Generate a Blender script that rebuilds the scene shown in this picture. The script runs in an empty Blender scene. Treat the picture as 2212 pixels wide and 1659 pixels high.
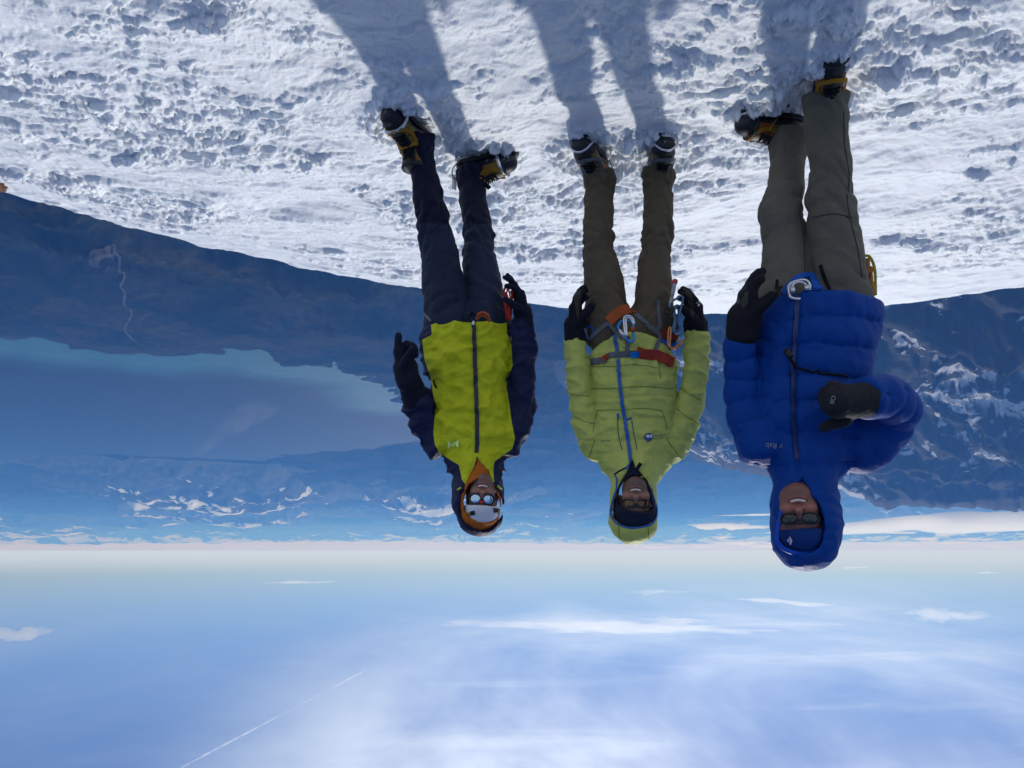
import bpy, bmesh, math, random
import numpy as np
from mathutils import Vector, Matrix
from mathutils.bvhtree import BVHTree
R = math.radians
scene = bpy.context.scene
COL = scene.collection
random.seed(7)

# ------------------------------------------------------------------ camera, sky, sun
CAM_H, PITCH, FPX = 1.68, R(12.2), 1661.0          # metres, downward tilt, focal length in 2212-pixel units
cam_data = bpy.data.cameras.new('camera')
cam_data.sensor_width = 36.0
cam_data.lens = 36.0 * FPX / 2212.0
cam_data.clip_start, cam_data.clip_end = 0.05, 400000.0
cam = bpy.data.objects.new('camera', cam_data)
COL.objects.link(cam)
# the photograph was taken with the phone upside down: the camera is rolled by half a turn
cam.matrix_world = (Matrix.Translation((0, 0, CAM_H)) @ Matrix.Rotation(R(90) - PITCH, 4, 'X') @ Matrix.Rotation(math.pi, 4, 'Z'))
scene.camera = cam

SUN_ELEV, SUN_AZ = R(35.5), R(-14.6)                 # azimuth from +Y, positive towards +X
sun_dir = Vector((math.sin(SUN_AZ) * math.cos(SUN_ELEV), math.cos(SUN_AZ) * math.cos(SUN_ELEV), math.sin(SUN_ELEV)))
sd = bpy.data.lights.new('sun', 'SUN')
sd.energy, sd.angle, sd.color = 2.42, R(1.6), (1.0, 0.975, 0.94)
sun = bpy.data.objects.new('sun', sd)
sun.rotation_euler = sun_dir.to_track_quat('Z', 'Y').to_euler()
sun.location = (0, 0, 50)
COL.objects.link(sun)

world = bpy.data.worlds.new('World')
scene.world = world
world.use_nodes = True
wn, wl = world.node_tree.nodes, world.node_tree.links
wn.clear()
w_out = wn.new('ShaderNodeOutputWorld')
w_bg = wn.new('ShaderNodeBackground')
w_bg.inputs['Strength'].default_value = 0.075
sky = wn.new('ShaderNodeTexSky')
sky.sky_type = 'NISHITA'
sky.sun_disc = False
sky.sun_elevation = SUN_ELEV
sky.sun_rotation = SUN_AZ
sky.altitude = 2500
sky.air_density = 1.2
sky.dust_density = 0.35
sky.ozone_density = 2.6
# thin cirrus veil, laid on a plane high above the mountain (direction / height of direction)
tc = wn.new('ShaderNodeTexCoord')
sep = wn.new('ShaderNodeSeparateXYZ')
wl.new(tc.outputs['Generated'], sep.inputs[0])
def wmath(op, a, b=None, clamp=False):
    n = wn.new('ShaderNodeMath'); n.operation = op; n.use_clamp = clamp
    for i, q in enumerate((a, b)):
        if q is None: continue
        if isinstance(q, (int, float)): n.inputs[i].default_value = q
        else: wl.new(q, n.inputs[i])
    return n.outputs[0]
hz = wmath('MAXIMUM', sep.outputs['Z'], 0.0)
den = wmath('ADD', hz, 0.05)
comb = wn.new('ShaderNodeCombineXYZ')
wl.new(wmath('DIVIDE', sep.outputs['X'], den), comb.inputs[0])
wl.new(wmath('DIVIDE', sep.outputs['Y'], den), comb.inputs[1])
def wnoise(scale, detail, rot, sx, sy, off=(0, 0, 0)):
    mp = wn.new('ShaderNodeMapping')
    mp.inputs['Rotation'].default_value = (0, 0, R(rot))
    mp.inputs['Scale'].default_value = (sx, sy, 1)
    mp.inputs['Location'].default_value = off
    wl.new(comb.outputs[0], mp.inputs[0])
    n = wn.new('ShaderNodeTexNoise')
    n.inputs['Scale'].default_value = scale
    n.inputs['Detail'].default_value = detail
    n.inputs['Roughness'].default_value = 0.55
    n.inputs['Distortion'].default_value = 0.4
    wl.new(mp.outputs[0], n.inputs['Vector'])
    return n.outputs['Fac']
def wramp(f, lo, hi):
    m = wn.new('ShaderNodeMapRange'); m.interpolation_type = 'SMOOTHSTEP'
    m.inputs['From Min'].default_value = lo; m.inputs['From Max'].default_value = hi
    wl.new(f, m.inputs['Value'])
    return m.outputs[0]
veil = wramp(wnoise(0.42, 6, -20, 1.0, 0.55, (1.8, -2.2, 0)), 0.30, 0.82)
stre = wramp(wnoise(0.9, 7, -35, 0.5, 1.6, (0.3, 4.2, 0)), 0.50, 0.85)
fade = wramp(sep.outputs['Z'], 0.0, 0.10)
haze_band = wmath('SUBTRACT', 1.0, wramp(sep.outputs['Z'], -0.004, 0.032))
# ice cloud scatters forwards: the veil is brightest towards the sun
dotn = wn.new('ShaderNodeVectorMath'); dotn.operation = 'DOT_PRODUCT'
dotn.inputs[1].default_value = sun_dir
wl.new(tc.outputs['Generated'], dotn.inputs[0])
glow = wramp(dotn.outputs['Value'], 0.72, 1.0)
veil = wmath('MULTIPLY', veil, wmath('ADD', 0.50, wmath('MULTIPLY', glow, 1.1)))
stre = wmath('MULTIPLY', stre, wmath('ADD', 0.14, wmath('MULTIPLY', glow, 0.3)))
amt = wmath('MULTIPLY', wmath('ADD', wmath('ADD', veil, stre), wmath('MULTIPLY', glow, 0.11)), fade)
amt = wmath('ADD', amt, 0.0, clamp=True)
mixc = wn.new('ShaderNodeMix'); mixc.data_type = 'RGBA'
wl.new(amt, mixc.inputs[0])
tint = wn.new('ShaderNodeMix'); tint.data_type = 'RGBA'; tint.blend_type = 'MULTIPLY'
tint.inputs[0].default_value = 1.0
wl.new(sky.outputs[0], tint.inputs[6]); tint.inputs[7].default_value = (0.60, 0.71, 1.0, 1)
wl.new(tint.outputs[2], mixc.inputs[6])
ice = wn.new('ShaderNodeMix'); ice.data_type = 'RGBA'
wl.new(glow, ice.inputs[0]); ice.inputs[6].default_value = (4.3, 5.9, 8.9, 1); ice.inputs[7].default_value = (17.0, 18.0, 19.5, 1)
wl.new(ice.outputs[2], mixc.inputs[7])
# pale band of distant cloud tops and dust along the horizon
band = wn.new('ShaderNodeMix'); band.data_type = 'RGBA'
bn = wn.new('ShaderNodeTexNoise'); bn.inputs['Scale'].default_value = 1.0; bn.inputs['Detail'].default_value = 5
bm_ = wn.new('ShaderNodeMapping'); bm_.inputs['Scale'].default_value = (1.5, 1.5, 90.0); wl.new(tc.outputs['Generated'], bm_.inputs[0]); wl.new(bm_.outputs[0], bn.inputs['Vector'])
wl.new(wmath('MULTIPLY', haze_band, wmath('ADD', 0.50, wmath('MULTIPLY', bn.outputs['Fac'], 0.75)), clamp=True), band.inputs[0])
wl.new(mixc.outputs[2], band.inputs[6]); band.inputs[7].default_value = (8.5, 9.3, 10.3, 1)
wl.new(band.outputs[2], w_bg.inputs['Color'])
wl.new(w_bg.outputs[0], w_out.inputs['Surface'])

scene.view_settings.view_transform = 'Standard'
scene.view_settings.look = 'None'
scene.view_settings.exposure = 0.0
scene.view_settings.gamma = 1.0
cy = scene.cycles
cy.use_denoising = True
try: cy.denoiser = 'OPENIMAGEDENOISE'
except Exception: pass
cy.max_bounces, cy.diffuse_bounces, cy.glossy_bounces = 8, 3, 3
cy.transmission_bounces, cy.transparent_max_bounces, cy.volume_bounces = 4, 8, 3
cy.sample_clamp_indirect = 6.0

# ------------------------------------------------------------------ helpers: geometry from the camera
CP, SP = math.cos(PITCH), math.sin(PITCH)
def ray(u, v):
    """direction through a point of the photograph (2212 x 1659 units, as the picture hangs: upside down)"""
    a, b = 1106.0 - u, v - 829.5
    return Vector((a, FPX * CP + b * SP, -FPX * SP + b * CP))
def at(u, v, y):
    d = ray(u, v)
    return Vector((0, 0, CAM_H)) + d * (y / d.y)
def az_el(u, v):
    d = ray(u, v)
    return math.atan2(d.x, d.y), math.atan2(d.z, math.hypot(d.x, d.y))

# ------------------------------------------------------------------ helpers: noise
_rng = np.random.default_rng(11)
_perm = _rng.permutation(256).astype(np.int32)
_perm = np.concatenate([_perm, _perm, _perm])
_ang = _rng.uniform(0, 2 * np.pi, 256)
_g2 = np.stack([np.cos(_ang), np.sin(_ang)], 1).astype(np.float32)
_g3 = _rng.normal(size=(256, 3)); _g3 = (_g3 / np.linalg.norm(_g3, axis=1)[:, None]).astype(np.float32)
def noise2(x, y):
    x = np.asarray(x, np.float64); y = np.asarray(y, np.float64)
    ix, iy = np.floor(x), np.floor(y)
    fx, fy = (x - ix).astype(np.float32), (y - iy).astype(np.float32)
    ix = ix.astype(np.int64) & 255; iy = iy.astype(np.int64) & 255
    ux, uy = fx * fx * fx * (fx * (fx * 6 - 15) + 10), fy * fy * fy * (fy * (fy * 6 - 15) + 10)
    def g(i, j):
        h = _perm[_perm[(ix + i) & 255] + ((iy + j) & 255)]
        v = _g2[h]
        return v[..., 0] * (fx - i) + v[..., 1] * (fy - j)
    a = g(0, 0) * (1 - ux) + g(1, 0) * ux
    b = g(0, 1) * (1 - ux) + g(1, 1) * ux
    return (a * (1 - uy) + b * uy) * 1.5
def fbm2(x, y, oct=5, gain=0.5, lac=2.03):
    s, a, f = 0.0, 1.0, 1.0
    for i in range(oct):
        s = s + a * noise2(x * f + 17.3 * i, y * f - 9.1 * i); a *= gain; f *= lac
    return s
def ridged2(x, y, oct=5, gain=0.55, lac=2.07):
    s, a, f, t = 0.0, 1.0, 1.0, 0.0
    for i in range(oct):
        s = s + a * (1 - np.abs(noise2(x * f + 31.7 * i, y * f + 5.3 * i))) ** 2; t += a; a *= gain; f *= lac
    return s / t
def noise3(x, y, z):
    x, y, z = (np.asarray(q, np.float32) for q in (x, y, z))
    ix, iy, iz = np.floor(x), np.floor(y), np.floor(z)
    fx, fy, fz = x - ix, y - iy, z - iz
    ix, iy, iz = (q.astype(np.int32) & 255 for q in (ix, iy, iz))
    sm = lambda f: f * f * f * (f * (f * 6 - 15) + 10)
    ux, uy, uz = sm(fx), sm(fy), sm(fz)
    def g(i, j, k):
        h = _perm[_perm[_perm[(ix + i) & 255] + ((iy + j) & 255)] + ((iz + k) & 255)]
        v = _g3[h]
        return v[..., 0] * (fx - i) + v[..., 1] * (fy - j) + v[..., 2] * (fz - k)
    L = lambda a, b, t: a + (b - a) * t
    return 1.4 * L(L(L(g(0,0,0), g(1,0,0), ux), L(g(0,1,0), g(1,1,0), ux), uy),
                   L(L(g(0,0,1), g(1,0,1), ux), L(g(0,1,1), g(1,1,1), ux), uy), uz)
def sstep(a, b, x):
    t = np.clip((x - a) / (b - a), 0, 1)
    return t * t * (3 - 2 * t)

# ------------------------------------------------------------------ helpers: objects and materials
def mesh_from(name, V, F, smooth=True):
    V = np.ascontiguousarray(V, np.float32); F = np.ascontiguousarray(F, np.int32)
    me = bpy.data.meshes.new(name)
    k = F.shape[1]
    me.vertices.add(len(V)); me.vertices.foreach_set('co', V.ravel())
    me.loops.add(F.size); me.loops.foreach_set('vertex_index', F.ravel())
    me.polygons.add(len(F)); me.polygons.foreach_set('loop_start', np.arange(0, F.size, k, dtype=np.int32))
    me.update(calc_edges=True)
    if smooth: me.polygons.foreach_set('use_smooth', np.ones(len(F), bool))
    me.validate()
    return me
def link(name, me, mat=None, parent=None):
    o = bpy.data.objects.new(name, me); COL.objects.link(o)
    if mat is not None:
        for m in (mat if isinstance(mat, (list, tuple)) else [mat]): me.materials.append(m)
    if parent is not None: o.parent = parent
    return o
def tag(o, label=None, cat=None, group=None, kind=None):
    if label: o['label'] = label
    if cat: o['category'] = cat
    if group: o['group'] = group
    if kind: o['kind'] = kind
    return o
def attr(me, name, vals):
    a = me.attributes.new(name, 'FLOAT', 'POINT'); a.data.foreach_set('value', np.asarray(vals, np.float32).ravel())
def grid_faces(n, m, wrap=False):
    i, j = np.meshgrid(np.arange(n - 1), np.arange(m if wrap else m - 1), indexing='ij')
    j2 = (j + 1) % m
    return np.stack([i * m + j, i * m + j2, (i + 1) * m + j2, (i + 1) * m + j], -1).reshape(-1, 4)

class NT:
    """small wrapper for building material node trees"""
    def __init__(s, name):
        s.m = bpy.data.materials.new(name); s.m.use_nodes = True
        s.t = s.m.node_tree; s.n, s.l = s.t.nodes, s.t.links
        s.b = s.n['Principled BSDF']; s.out = s.n['Material Output']
    def set(s, sock, v):
        i = s.b.inputs[sock] if isinstance(sock, str) else sock
        if hasattr(v, 'is_output'): s.l.new(v, i)
        else: i.default_value = v
    def node(s, t, **kw):
        n = s.n.new(t)
        for k, v in kw.items(): setattr(n, k, v)
        return n
    def coord(s, which='Object', scale=(1, 1, 1), rot=(0, 0, 0), loc=(0, 0, 0)):
        c = s.node('ShaderNodeTexCoord'); mp = s.node('ShaderNodeMapping')
        mp.inputs['Scale'].default_value = scale; mp.inputs['Rotation'].default_value = rot; mp.inputs['Location'].default_value = loc
        s.l.new(c.outputs[which], mp.inputs[0]); return mp.outputs[0]
    def noise(s, vec, scale, detail=4, rough=0.5, dist=0.0):
        n = s.node('ShaderNodeTexNoise'); n.inputs['Scale'].default_value = scale
        n.inputs['Detail'].default_value = detail; n.inputs['Roughness'].default_value = rough; n.inputs['Distortion'].default_value = dist
        s.l.new(vec, n.inputs['Vector']); return n.outputs['Fac']
    def range(s, f, a, b, c=0.0, d=1.0, smooth=True):
        n = s.node('ShaderNodeMapRange', interpolation_type='SMOOTHSTEP' if smooth else 'LINEAR')
        for i, q in zip(('From Min', 'From Max', 'To Min', 'To Max'), (a, b, c, d)): n.inputs[i].default_value = q
        s.l.new(f, n.inputs['Value']); return n.outputs[0]
    def math(s, op, a, b=0.0, clamp=False):
        n = s.node('ShaderNodeMath', operation=op, use_clamp=clamp)
        for i, q in enumerate((a, b)):
            if hasattr(q, 'is_output'): s.l.new(q, n.inputs[i])
            else: n.inputs[i].default_value = q
        return n.outputs[0]
    def mix(s, f, a, b):
        n = s.node('ShaderNodeMix', data_type='RGBA')
        for i, q in ((0, f), (6, a), (7, b)):
            if hasattr(q, 'is_output'): s.l.new(q, n.inputs[i])
            else: n.inputs[i].default_value = (*q, 1) if isinstance(q, tuple) and len(q) == 3 else q
        return n.outputs[2]
    def attr(s, name):
        n = s.node('ShaderNodeAttribute', attribute_name=name); return n.outputs['Fac']
    def bump(s, h, strength=0.3, dist=0.01, prev=None):
        n = s.node('ShaderNodeBump'); n.inputs['Strength'].default_value = strength; n.inputs['Distance'].default_value = dist
        s.l.new(h, n.inputs['Height'])
        if prev is not None: s.l.new(prev, n.inputs['Normal'])
        return n.outputs[0]
    def base(s, col, rough=0.6, metal=0.0, spec=0.5):
        s.set('Base Color', (*col, 1) if isinstance(col, tuple) and len(col) == 3 else col)
        s.set('Roughness', rough); s.set('Metallic', metal); s.set('Specular IOR Level', spec); return s
def simple(name, col, rough=0.6, metal=0.0, spec=0.5, nscale=40.0, var=0.25, bump=0.15, bdist=0.002):
    t = NT(name)
    f = t.noise(t.coord(), nscale, 5, 0.6)
    lo = tuple(max(0, c * (1 - var)) for c in col); hi = tuple(min(1, c * (1 + var)) for c in col)
    t.base(t.mix(f, lo, hi), rough, metal, spec)
    if bump: t.set('Normal', t.bump(f, bump, bdist))
    return t.m

# ------------------------------------------------------------------ snow summit
GA, GB, GC = 0.0165, 0.01214, 0.02193
def dome(x, y):
    q = GA * y * y + GB * x * y + GC * x * x
    # past a slope of about 40 degrees the flank runs on straight
    lim = 9.0
    return -np.where(q < lim, q, 2 * np.sqrt(lim * np.maximum(q, 1e-9)) - lim)
FEET = []     # (x, y, radius, depth) of trodden spots, filled before the snow is built
def snow_detail(x, y):
    r = np.hypot(x, y)
    wx = x + 0.12 * noise2(x * 1.7, y * 1.7) + 0.03 * noise2(x * 7, y * 7 + 3); wy = y + 0.08 * noise2(x * 1.9 + 9, y * 1.9) + 0.03 * noise2(x * 8 + 4, y * 8)
    # broken wind crust: scattered plates with low ragged scarps, drawn out across the slope
    ca, sa = math.cos(R(-13)), math.sin(R(-13))
    px, py = ca * wx - sa * wy, sa * wx + ca * wy
    n1 = fbm2(px * 1.5, py * 2.7, 6, 0.58)
    n2 = fbm2(px * 4.2 + 40, py * 6.4, 6, 0.60)
    n3 = fbm2(px * 11 + 7, py * 15 + 3, 5, 0.6)
    patch = sstep(-0.30, 0.40, fbm2(px * 0.6 + 3, py * 1.0 + 8, 3))
    edge = 1 - sstep(5.0, 9.5, r)
    rough = np.clip((0.22 + 0.78 * patch) * (0.12 + 0.88 * edge), 0, 1)
    h = 0.034 * fbm2(px * 0.9, py * 1.6, 3) + 0.014 * n1
    h += rough * (0.030 * sstep(0.0, 0.07, n1 - 0.40) * (0.55 + 0.45 * np.clip(n2, -1, 1)) + 0.014 * sstep(0.0, 0.07, n1 + 0.36))
    h += rough * (0.021 * sstep(0.0, 0.13, n2 - 0.36) + 0.009 * sstep(0.0, 0.22, n3 - 0.25) + 0.0045 * n2 + 0.0050 * n3)
    h += 0.0022 * fbm2(x * 34, y * 40, 4, 0.65) * (0.4 + rough)
    h -= rough * 0.006 * sstep(0.35, 0.7, fbm2(px * 6 + 90, py * 7 + 20, 3))      # pits
    return h
def ground_z(x, y):
    return dome(np.asarray(x, float), np.asarray(y, float))
def foot_xy(u, v):
    d = ray(u, v); t = np.linspace(0.2, 8, 4000) / d.y
    X, Y, Z = d.x * t, d.y * t, CAM_H + d.z * t
    i = int(np.argmax(Z < ground_z(X, Y)))
    return Vector((X[i], Y[i], float(ground_z(X[i], Y[i]))))

def build_snow(dense=1.0):
    th_a = np.linspace(R(-42), R(42), int(820 * dense))
    th_b = np.linspace(R(42), R(318), 150)[1:-1]
    th = np.concatenate([th_a, th_b])
    r1 = np.exp(np.linspace(math.log(0.05), math.log(1.15), 24))[:-1]
    r2 = np.exp(np.linspace(math.log(1.15), math.log(15.0), int(900 * dense)))
    r3 = np.exp(np.linspace(math.log(15.0), math.log(3400.0), 60))[1:]
    r = np.concatenate([r1, r2, r3])
    RR, TT = np.meshgrid(r, th, indexing='ij')
    X, Y = RR * np.sin(TT), RR * np.cos(TT)
    Z = dome(X, Y)
    near = RR < 60
    D = snow_detail(X[near], Y[near])
    D *= 1 - sstep(25, 60, RR[near])
    Z[near] += D
    for fx, fy, fr, dp in FEET:
        q = np.exp(-(((X - fx) ** 2 + (Y - fy) ** 2) / fr ** 2))
        Z += q * (dome(X, Y) - Z) * 0.85
        # trodden snow: broken chunks pushed up round the boot, pits inside
        dd = np.hypot(X - fx, Y - fy); m = dd < 0.5
        ch = fbm2(X[m] * 22, Y[m] * 22, 4, 0.6)
        Z[m] += np.exp(-((dd[m] - 0.19) / 0.06) ** 2) * (0.016 + 0.026 * sstep(-0.1, 0.35, ch)) + np.exp(-(dd[m] / 0.16) ** 2) * 0.010 * ch
    far = RR > 60
    Z[far] += 12 * fbm2(X[far] / 180, Y[far] / 180, 4) * sstep(60, 400, RR[far])
    me = mesh_from('snow_summit', np.stack([X, Y, Z], -1).reshape(-1, 3), grid_faces(len(r), len(th), wrap=True))
    t = NT('snow')
    c = t.coord()
    big = t.noise(c, 1.2, 4, 0.5)
    col = t.mix(big, (0.84, 0.88, 0.93), (0.90, 0.92, 0.945))
    t.base(col, 0.55, 0, 0.35)
    fine = t.noise(c, 160, 4, 0.65)
    med = t.noise(c, 45, 5, 0.6)
    b1 = t.bump(med, 0.45, 0.010)
    t.set('Normal', t.bump(fine, 0.75, 0.004, b1))
    t.set('Subsurface Weight', 0.6); t.set('Subsurface Radius', (0.7, 0.85, 1.0)); t.set('Subsurface Scale', 0.022)
    o = link('snow_summit', me, t.m)
    tag(o, kind='structure')
    return o

# ------------------------------------------------------------------ far land
LAKE_Z = -2350.0
def plane_xy(u, v, z=LAKE_Z):
    d = ray(u, v); k = (z - CAM_H) / d.z
    return d.x * k, d.y * k
def z3(x, y): return ((x / 1.3012) / 1.8228, (700 + y / 1.3012) / 1.8228)
near_shore = [z3(*p) for p in [(-900,700),(-400,760),(0,820),(80,825),(160,822),(230,840),(300,855),(350,880),(500,890),(640,905),(800,915),(1000,910),(1080,900),(1150,905),(1190,885),(1250,895),(1300,870),(1350,868),(1360,890),(1440,935),(1480,960),(1560,950),(1680,970),(1710,945),(1745,970),(1730,1000),(1880,1015),(1940,1050),(1990,1075),(2050,1150)]]
far_shore = [z3(*p) for p in [(2250,1250),(2200,1340),(1900,1390),(1450,1420),(1330,1465),(1170,1480),(1000,1490),(600,1500),(0,1500),(-500,1490),(-1400,1480)]]
lake_poly = np.array([plane_xy(*p) for p in near_shore + far_shore])
def poly_sd(px, py, poly):
    """signed distance to a polygon, negative inside"""
    d = np.full(px.shape, 1e18); inside = np.zeros(px.shape, bool)
    n = len(poly)
    for i in range(n):
        ax, ay = poly[i]; bx, by = poly[(i + 1) % n]
        ex, ey = bx - ax, by - ay
        t = np.clip(((px - ax) * ex + (py - ay) * ey) / (ex * ex + ey * ey + 1e-9), 0, 1)
        d = np.minimum(d, (px - ax - t * ex) ** 2 + (py - ay - t * ey) ** 2)
        c = ((ay > py) != (by > py)) & (px < ex * (py - ay) / (by - ay + 1e-12) + ax)
        inside ^= c
    d = np.sqrt(d)
    return np.where(inside, -d, d)
def land_h(X, Y):
    sdl = poly_sd(X, Y, lake_poly) + 170 * fbm2(X / 620, Y / 620, 6, 0.6)
    hills = ridged2(X / 2600 + 3.1, Y / 2600, 6) ** 1.6
    h = LAKE_Z + np.clip(sdl * 0.10, -60, 35) + sstep(0, 2600, sdl) * (40 + 420 * hills)
    # the land climbs towards the foot of the volcano
    rr = np.hypot(X, Y)
    h += 500 * (1 - sstep(3200, 7000, rr)) ** 1.5
    return h
def wedge(name, az0, az1, n_az, r0, r1, n_r, hfun, log=True):
    a = np.linspace(az0, az1, n_az)
    r = np.exp(np.linspace(math.log(r0), math.log(r1), n_r)) if log else np.linspace(r0, r1, n_r)
    RR, AA = np.meshgrid(r, a, indexing='ij')
    X, Y = RR * np.sin(AA), RR * np.cos(AA)
    Z = hfun(X, Y, RR, AA)
    return mesh_from(name, np.stack([X, Y, Z], -1).reshape(-1, 3), grid_faces(n_r, n_az)), X, Y, Z

def rock_mat(name, dark, snow_lo, snow_hi, scale, streak=(1, 1), tint=(0.05, 0.055, 0.05), zlo=-3000, zhi=-1500, snow=(0.60, 0.62, 0.66), gully=False):
    t = NT(name)
    g = t.node('ShaderNodeNewGeometry')
    pos = g.outputs['Position']
    mp = t.node('ShaderNodeMapping'); mp.inputs['Scale'].default_value = (streak[0] / scale, streak[1] / scale, 1.2 / scale)
    mp.inputs['Rotation'].default_value = (0, 0, R(20))
    t.l.new(pos, mp.inputs[0])
    f = t.noise(mp.outputs[0], 1.0, 8, 0.62, 0.6)
    sp = t.node('ShaderNodeSeparateXYZ'); t.l.new(pos, sp.inputs[0])
    alt = t.range(sp.outputs[2], zlo, zhi, -0.12 if gully else -0.22, 0.02 if gully else 0.06, smooth=False)
    sn = t.node('ShaderNodeSeparateXYZ'); t.l.new(g.outputs['Normal'], sn.inputs[0])
    tot = t.math('ADD', f, alt)
    if gully:      # snow lies in the gullies and on ledges, in clusters
        mpb = t.node('ShaderNodeMapping'); mpb.inputs['Scale'].default_value = (1 / 1900.0,) * 3; t.l.new(pos, mpb.inputs[0])
        tot = t.math('ADD', tot, t.math('MULTIPLY', t.math('SUBTRACT', t.noise(mpb.outputs[0], 1.0, 3), 0.5), 0.50))
        tot = t.math('ADD', tot, t.math('MULTIPLY', t.attr('gully'), 0.16))
        tot = t.math('SUBTRACT', tot, t.range(sp.outputs[0], -4200, -1200, 0.0, 0.14))
    s = t.range(tot, snow_lo, snow_hi)
    s = t.math('MULTIPLY', s, t.range(sn.outputs[2], 0.55, 0.8))
    f2 = t.noise(mp.outputs[0], 3.3, 6, 0.6)
    rock = t.mix(f2, dark, tint)
    t.base(t.mix(s, rock, snow), 0.9, 0, 0.1)
    return t.m

def ridge_range(name, r_c, w_front, w_back, crest_px, base, amp, nscale, mat, n_az=700, n_r=70, az=(-46, 46), seed=0.0, jag=60):
    pts = sorted((az_el(u, v)) for u, v in crest_px)
    pa = np.array([p[0] for p in pts]); pe = np.array([p[1] for p in pts])
    def hf(X, Y, RR, AA):
        e = np.interp(AA, pa, pe)
        zc = CAM_H + np.tan(e) * r_c + jag * fbm2(AA * 40 + seed, AA * 0 + seed * 3, 5, 0.55)
        t = np.where(RR < r_c, (r_c - RR) / w_front, (RR - r_c) / w_back)
        warp = 0.25 * fbm2(X / (nscale * 2.2) + seed, Y / (nscale * 2.2), 4)
        prof = np.clip(1 - np.clip(t + warp * sstep(0.0, 0.25, t), 0, 1), 0, 1) ** 1.15
        rd = ridged2(X / nscale + seed, Y / nscale - seed, 6)
        z = base + (zc - base) * prof + amp * (rd - 0.62) * sstep(0.0, 0.12, t) * sstep(0, 0.25, prof)
        return np.minimum(z, np.maximum(zc, base))
    me, *_ = wedge(name, R(az[0]), R(az[1]), n_az, r_c - w_front * 1.02, r_c + w_back, n_r, hf, log=False)
    o = link(name, me, mat); tag(o, kind='structure')
    return o

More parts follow.
